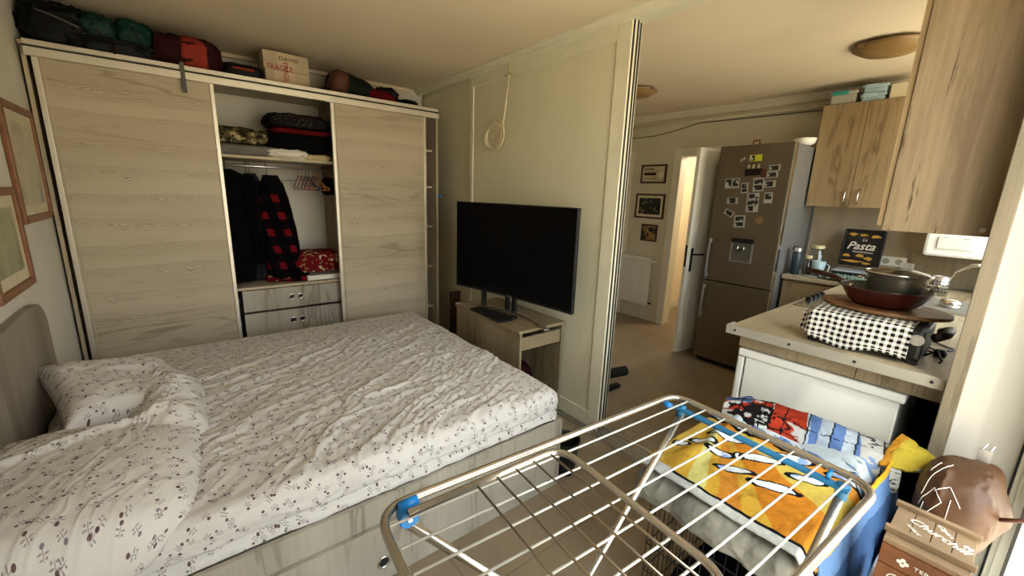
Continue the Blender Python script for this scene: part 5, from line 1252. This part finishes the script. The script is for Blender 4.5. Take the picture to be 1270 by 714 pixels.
# cross strip at the far end with its blue caps
P0, P1 = R(RL-.045, .03, RZ-.018), R(RL-.045, RW-.04, RZ-.018)
pa, pb = Vector(P0), Vector(P1); dd = (pb-pa).normalized(); ww = Vector((dd.y, -dd.x, 0))*.012
vs_ = [pa-ww, pa+ww, pb+ww, pb-ww]; m = MB(); m.add([tuple(p) for p in vs_]+[tuple(p+Vector((0, 0, .006))) for p in vs_], [(3, 2, 1, 0), (4, 5, 6, 7), (0, 1, 5, 4), (1, 2, 6, 5), (2, 3, 7, 6), (3, 0, 4, 7)])
m.build('cross_strip', 'blue_strip', t, label='flat blue strip across the far end')
for v in (.052, RW-.055): MB().tube([R(RL-.035, v, RZ-.006), R(RL-.042, v, RZ-.045)], .0135, 12).build('leg_cap', 'blue_strip', t, smooth=True)
MB().tube([R(RL-.06, .004, RZ-.012), R(RL-.052, .025, RZ-.02)], .010, 10).build('clip', 'blue_plastic', t, smooth=True)
MB().tube([R(RL-.01, RW-.10+.01, RZ-.004), R(RL-.045, RW-.085, RZ-.004)], .005, 10).build('peg', 'blue_plastic', t, smooth=True)

# ================================================================= wooden boxes and brown sack by the window
t = thing('storage_box', (1.55, -.0, 0), 'white storage box standing on the floor under the wooden crate', 'box')
MB().box(1.36, 1.60, -.08, .10, .005, .50).build('box_body', 'white_plastic', t, bevel=.01)
MB().box(1.35, 1.61, -.09, .11, .50, .53).build('lid', 'white_plastic', t, bevel=.008)
t = thing('storage_box', (1.85, .0, 0), 'white storage box on the floor under the brown sack', 'box')
MB().box(1.72, 1.96, -.07, .10, .005, .48).build('box_body', 'white_plastic', t, bevel=.01)
MB().box(1.71, 1.97, -.08, .11, .48, .51).build('lid', 'white_plastic', t, bevel=.008)
# wooden cigar crate
t = thing('wooden_crate', (1.42, .0, .53), 'small wooden crate printed Churchill in white, by the window', 'crate')
Tz = .76; x0, x1, y0, y1 = 1.345, 1.535, -.064, .090
B(x0, x1, y0, y1, .532, Tz-.012).build('crate_body', 'crate_orange', t, bevel=.002)
m = MB()
for i in range(4):
    ya = y1-.001-i*(y1-y0)/4; m.box(x0+.035, x1, ya-(y1-y0)/4+.0015, ya, Tz-.012, Tz)
m.build('lid_boards', 'crate_light', t, bevel=.001)
MB().box(x0+.030, x0+.046, y0-.006, y1+.006, Tz-.006, Tz+.010).build('lid_batten', 'crate_light', t, bevel=.0015)
MB().box(x1-.020, x1-.002, y0-.006, y1+.006, Tz-.002, Tz+.012).build('lid_batten', 'crate_light', t, bevel=.0015)
MB().box(x0-.002, x0+.034, y0, y1, Tz-.018, Tz-.006).build('front_ledge', 'crate_light', t, bevel=.001)
m = MB(); m.box(x0-.004, x0, y0, y1, Tz-.075, Tz-.022).box(x0-.004, x0, y0, y1, Tz-.13, Tz-.079).box(x0-.004, x0, y0, y1, Tz-.20, Tz-.134); m.build('front_boards', 'crate_orange', t, bevel=.001)
MT = lambda x, y: frameM((x, y, Tz+.0008), (-.35, -.94, 0), (.94, -.35, 0))
text('lettering', 'Churchill', .036, 'ink_white', t, MT(1.455, .004), shear=.3, sx=.9)
text('lettering', 'smart', .017, 'ink_white', t, frameM((1.428, .046, Tz+.0008), (-.75, -.66, 0), (.66, -.75, 0)), shear=.2)
text('lettering', 'Cigars', .018, 'ink_white', t, frameM((1.490, -.008, Tz+.0008), (-.75, -.66, 0), (.66, -.75, 0)), shear=.2)
text('lettering', '80', .018, 'ink_white', t, frameM((1.46, -.050, Tz+.0008), (-.35, -.94, 0), (.94, -.35, 0)), shear=.2)
text('lettering', 'Churchill', .030, 'ink_white', t, FX(x0-.0045, .015, Tz-.105), shear=.25)
text('lettering', 'TERRA', .013, 'ink_white', t, FX(x0-.0045, .0, Tz-.05), sx=1.3)
m = MB(); [m.tube([(x0-.005, .045+.007*math.cos(a), Tz-.05+.007*math.sin(a)), (x0-.0042, .045+.007*math.cos(a), Tz-.05+.007*math.sin(a))], .005, 10) for a in (PI/2, PI, 0, -PI/2)]
m.build('leaf_mark', 'ink_white', t)
# brown sack
t = thing('brown_sack', (1.86, -.0, .51), 'brown glossy paper sack with white printed lines, clipped shut, by the window', 'sack')
n1, n2 = 90, 70; th = np.linspace(-PI, PI, n1, endpoint=False)[:, None]; ph = np.linspace(-PI/2+.03, PI/2-.03, n2)[None, :]
cp = lambda t_, k: np.sign(np.cos(t_))*np.abs(np.cos(t_))**k; spn = lambda t_, k: np.sign(np.sin(t_))*np.abs(np.sin(t_))**k
x = cp(ph, .75)*cp(th, .75); y = cp(ph, .75)*spn(th, .75); z = spn(ph, .8)+0*th
dd_ = 1+.05*fbm(x*1.2, y*1.2, z*1.2, 3)+.06*(1-np.abs(fbm(x*1.1, y*.9, z*1.6, 8)))**6
X, Y, Zz = x*.145*dd_, y*.090*dd_, z*.138*dd_
cor = np.exp(-((x-.7)**2+(y+.6)**2+(z-.7)**2)/.25); X = X+.03*cor; Y = Y-.018*cor; Zz = Zz+.02*cor
pull = np.exp(-((x-.0)**2+(y+1)**2+(z-.1)**2)/.12); Y = Y-.03*pull
P = np.stack([X+1.875, Y-.010, np.maximum(Zz+.655, .512)], -1)
m = MB(); m.grid(P, wu=True); m.f += [tuple(i*n2 for i in reversed(range(n1))), tuple(i*n2+n2-1 for i in range(n1))]; m.m += [0, 0]
m.build('sack_body', 'sack_paper', t, smooth=True)
from mathutils.bvhtree import BVHTree
bv = BVHTree.FromPolygons([Vector(p) for p in m.v], m.f)
def on_sack(cx_, cy_, cz_):
    o_ = Vector((1.865, .005, .665)); d_ = (Vector((cx_, cy_, cz_))-o_).normalized(); h_ = bv.ray_cast(o_+d_*.6, -d_)
    return h_[0]+d_*.0015 if h_[0] else Vector((cx_, cy_, cz_))
def line(pts, n=14):
    out = []
    for a_, b_ in zip(pts[:-1], pts[1:]):
        for i in range(n): out.append(on_sack(*(Vector(a_)*(1-i/n)+Vector(b_)*(i/n))))
    return out
for pts in ([(1.70, .10, .72), (1.76, .08, .80), (1.82, .03, .82), (1.85, .02, .83)], [(1.70, .10, .66), (1.73, .05, .76), (1.71, .02, .72), (1.70, .06, .64)], [(1.70, .12, .62), (1.70, .04, .62), (1.70, .0, .66), (1.73, .0, .74)], [(1.71, .08, .60), (1.70, .07, .70)], [(1.72, .05, .75), (1.74, .01, .78), (1.71, -.03, .72)], [(1.80, .08, .80), (1.84, .05, .83)]):
    MB().tube(line(pts), .0013, 5).build('printed_line', 'ink_white', t, smooth=True)
m = MB(); m.box(1.955, 1.968, -.055, -.025, .795, .835); m.tube([(1.96, -.05, .835), (1.972, -.055, .85), (1.975, -.04, .852), (1.962, -.032, .835)], .0022, 6)
m.build('clip', 'aluminium', t, label='metal spring clip closing the sack')
MB().tube([(1.80, -.100, .70), (1.78, -.14, .735), (1.80, -.15, .75), (1.83, -.14, .75)], .006, 8).build('twist_tie', 'bag_brown', t, smooth=True)

# hall lamp lighting the room beyond the open door
hl = bpy.data.lights.new('hall_lamp', 'POINT'); hl.energy = 38; hl.color = (1, .90, .74); hl.shadow_soft_size = .12
ho = bpy.data.objects.new('hall_lamp', hl); COL.objects.link(ho); ho.location = (5.5, 2.2, 2.3)
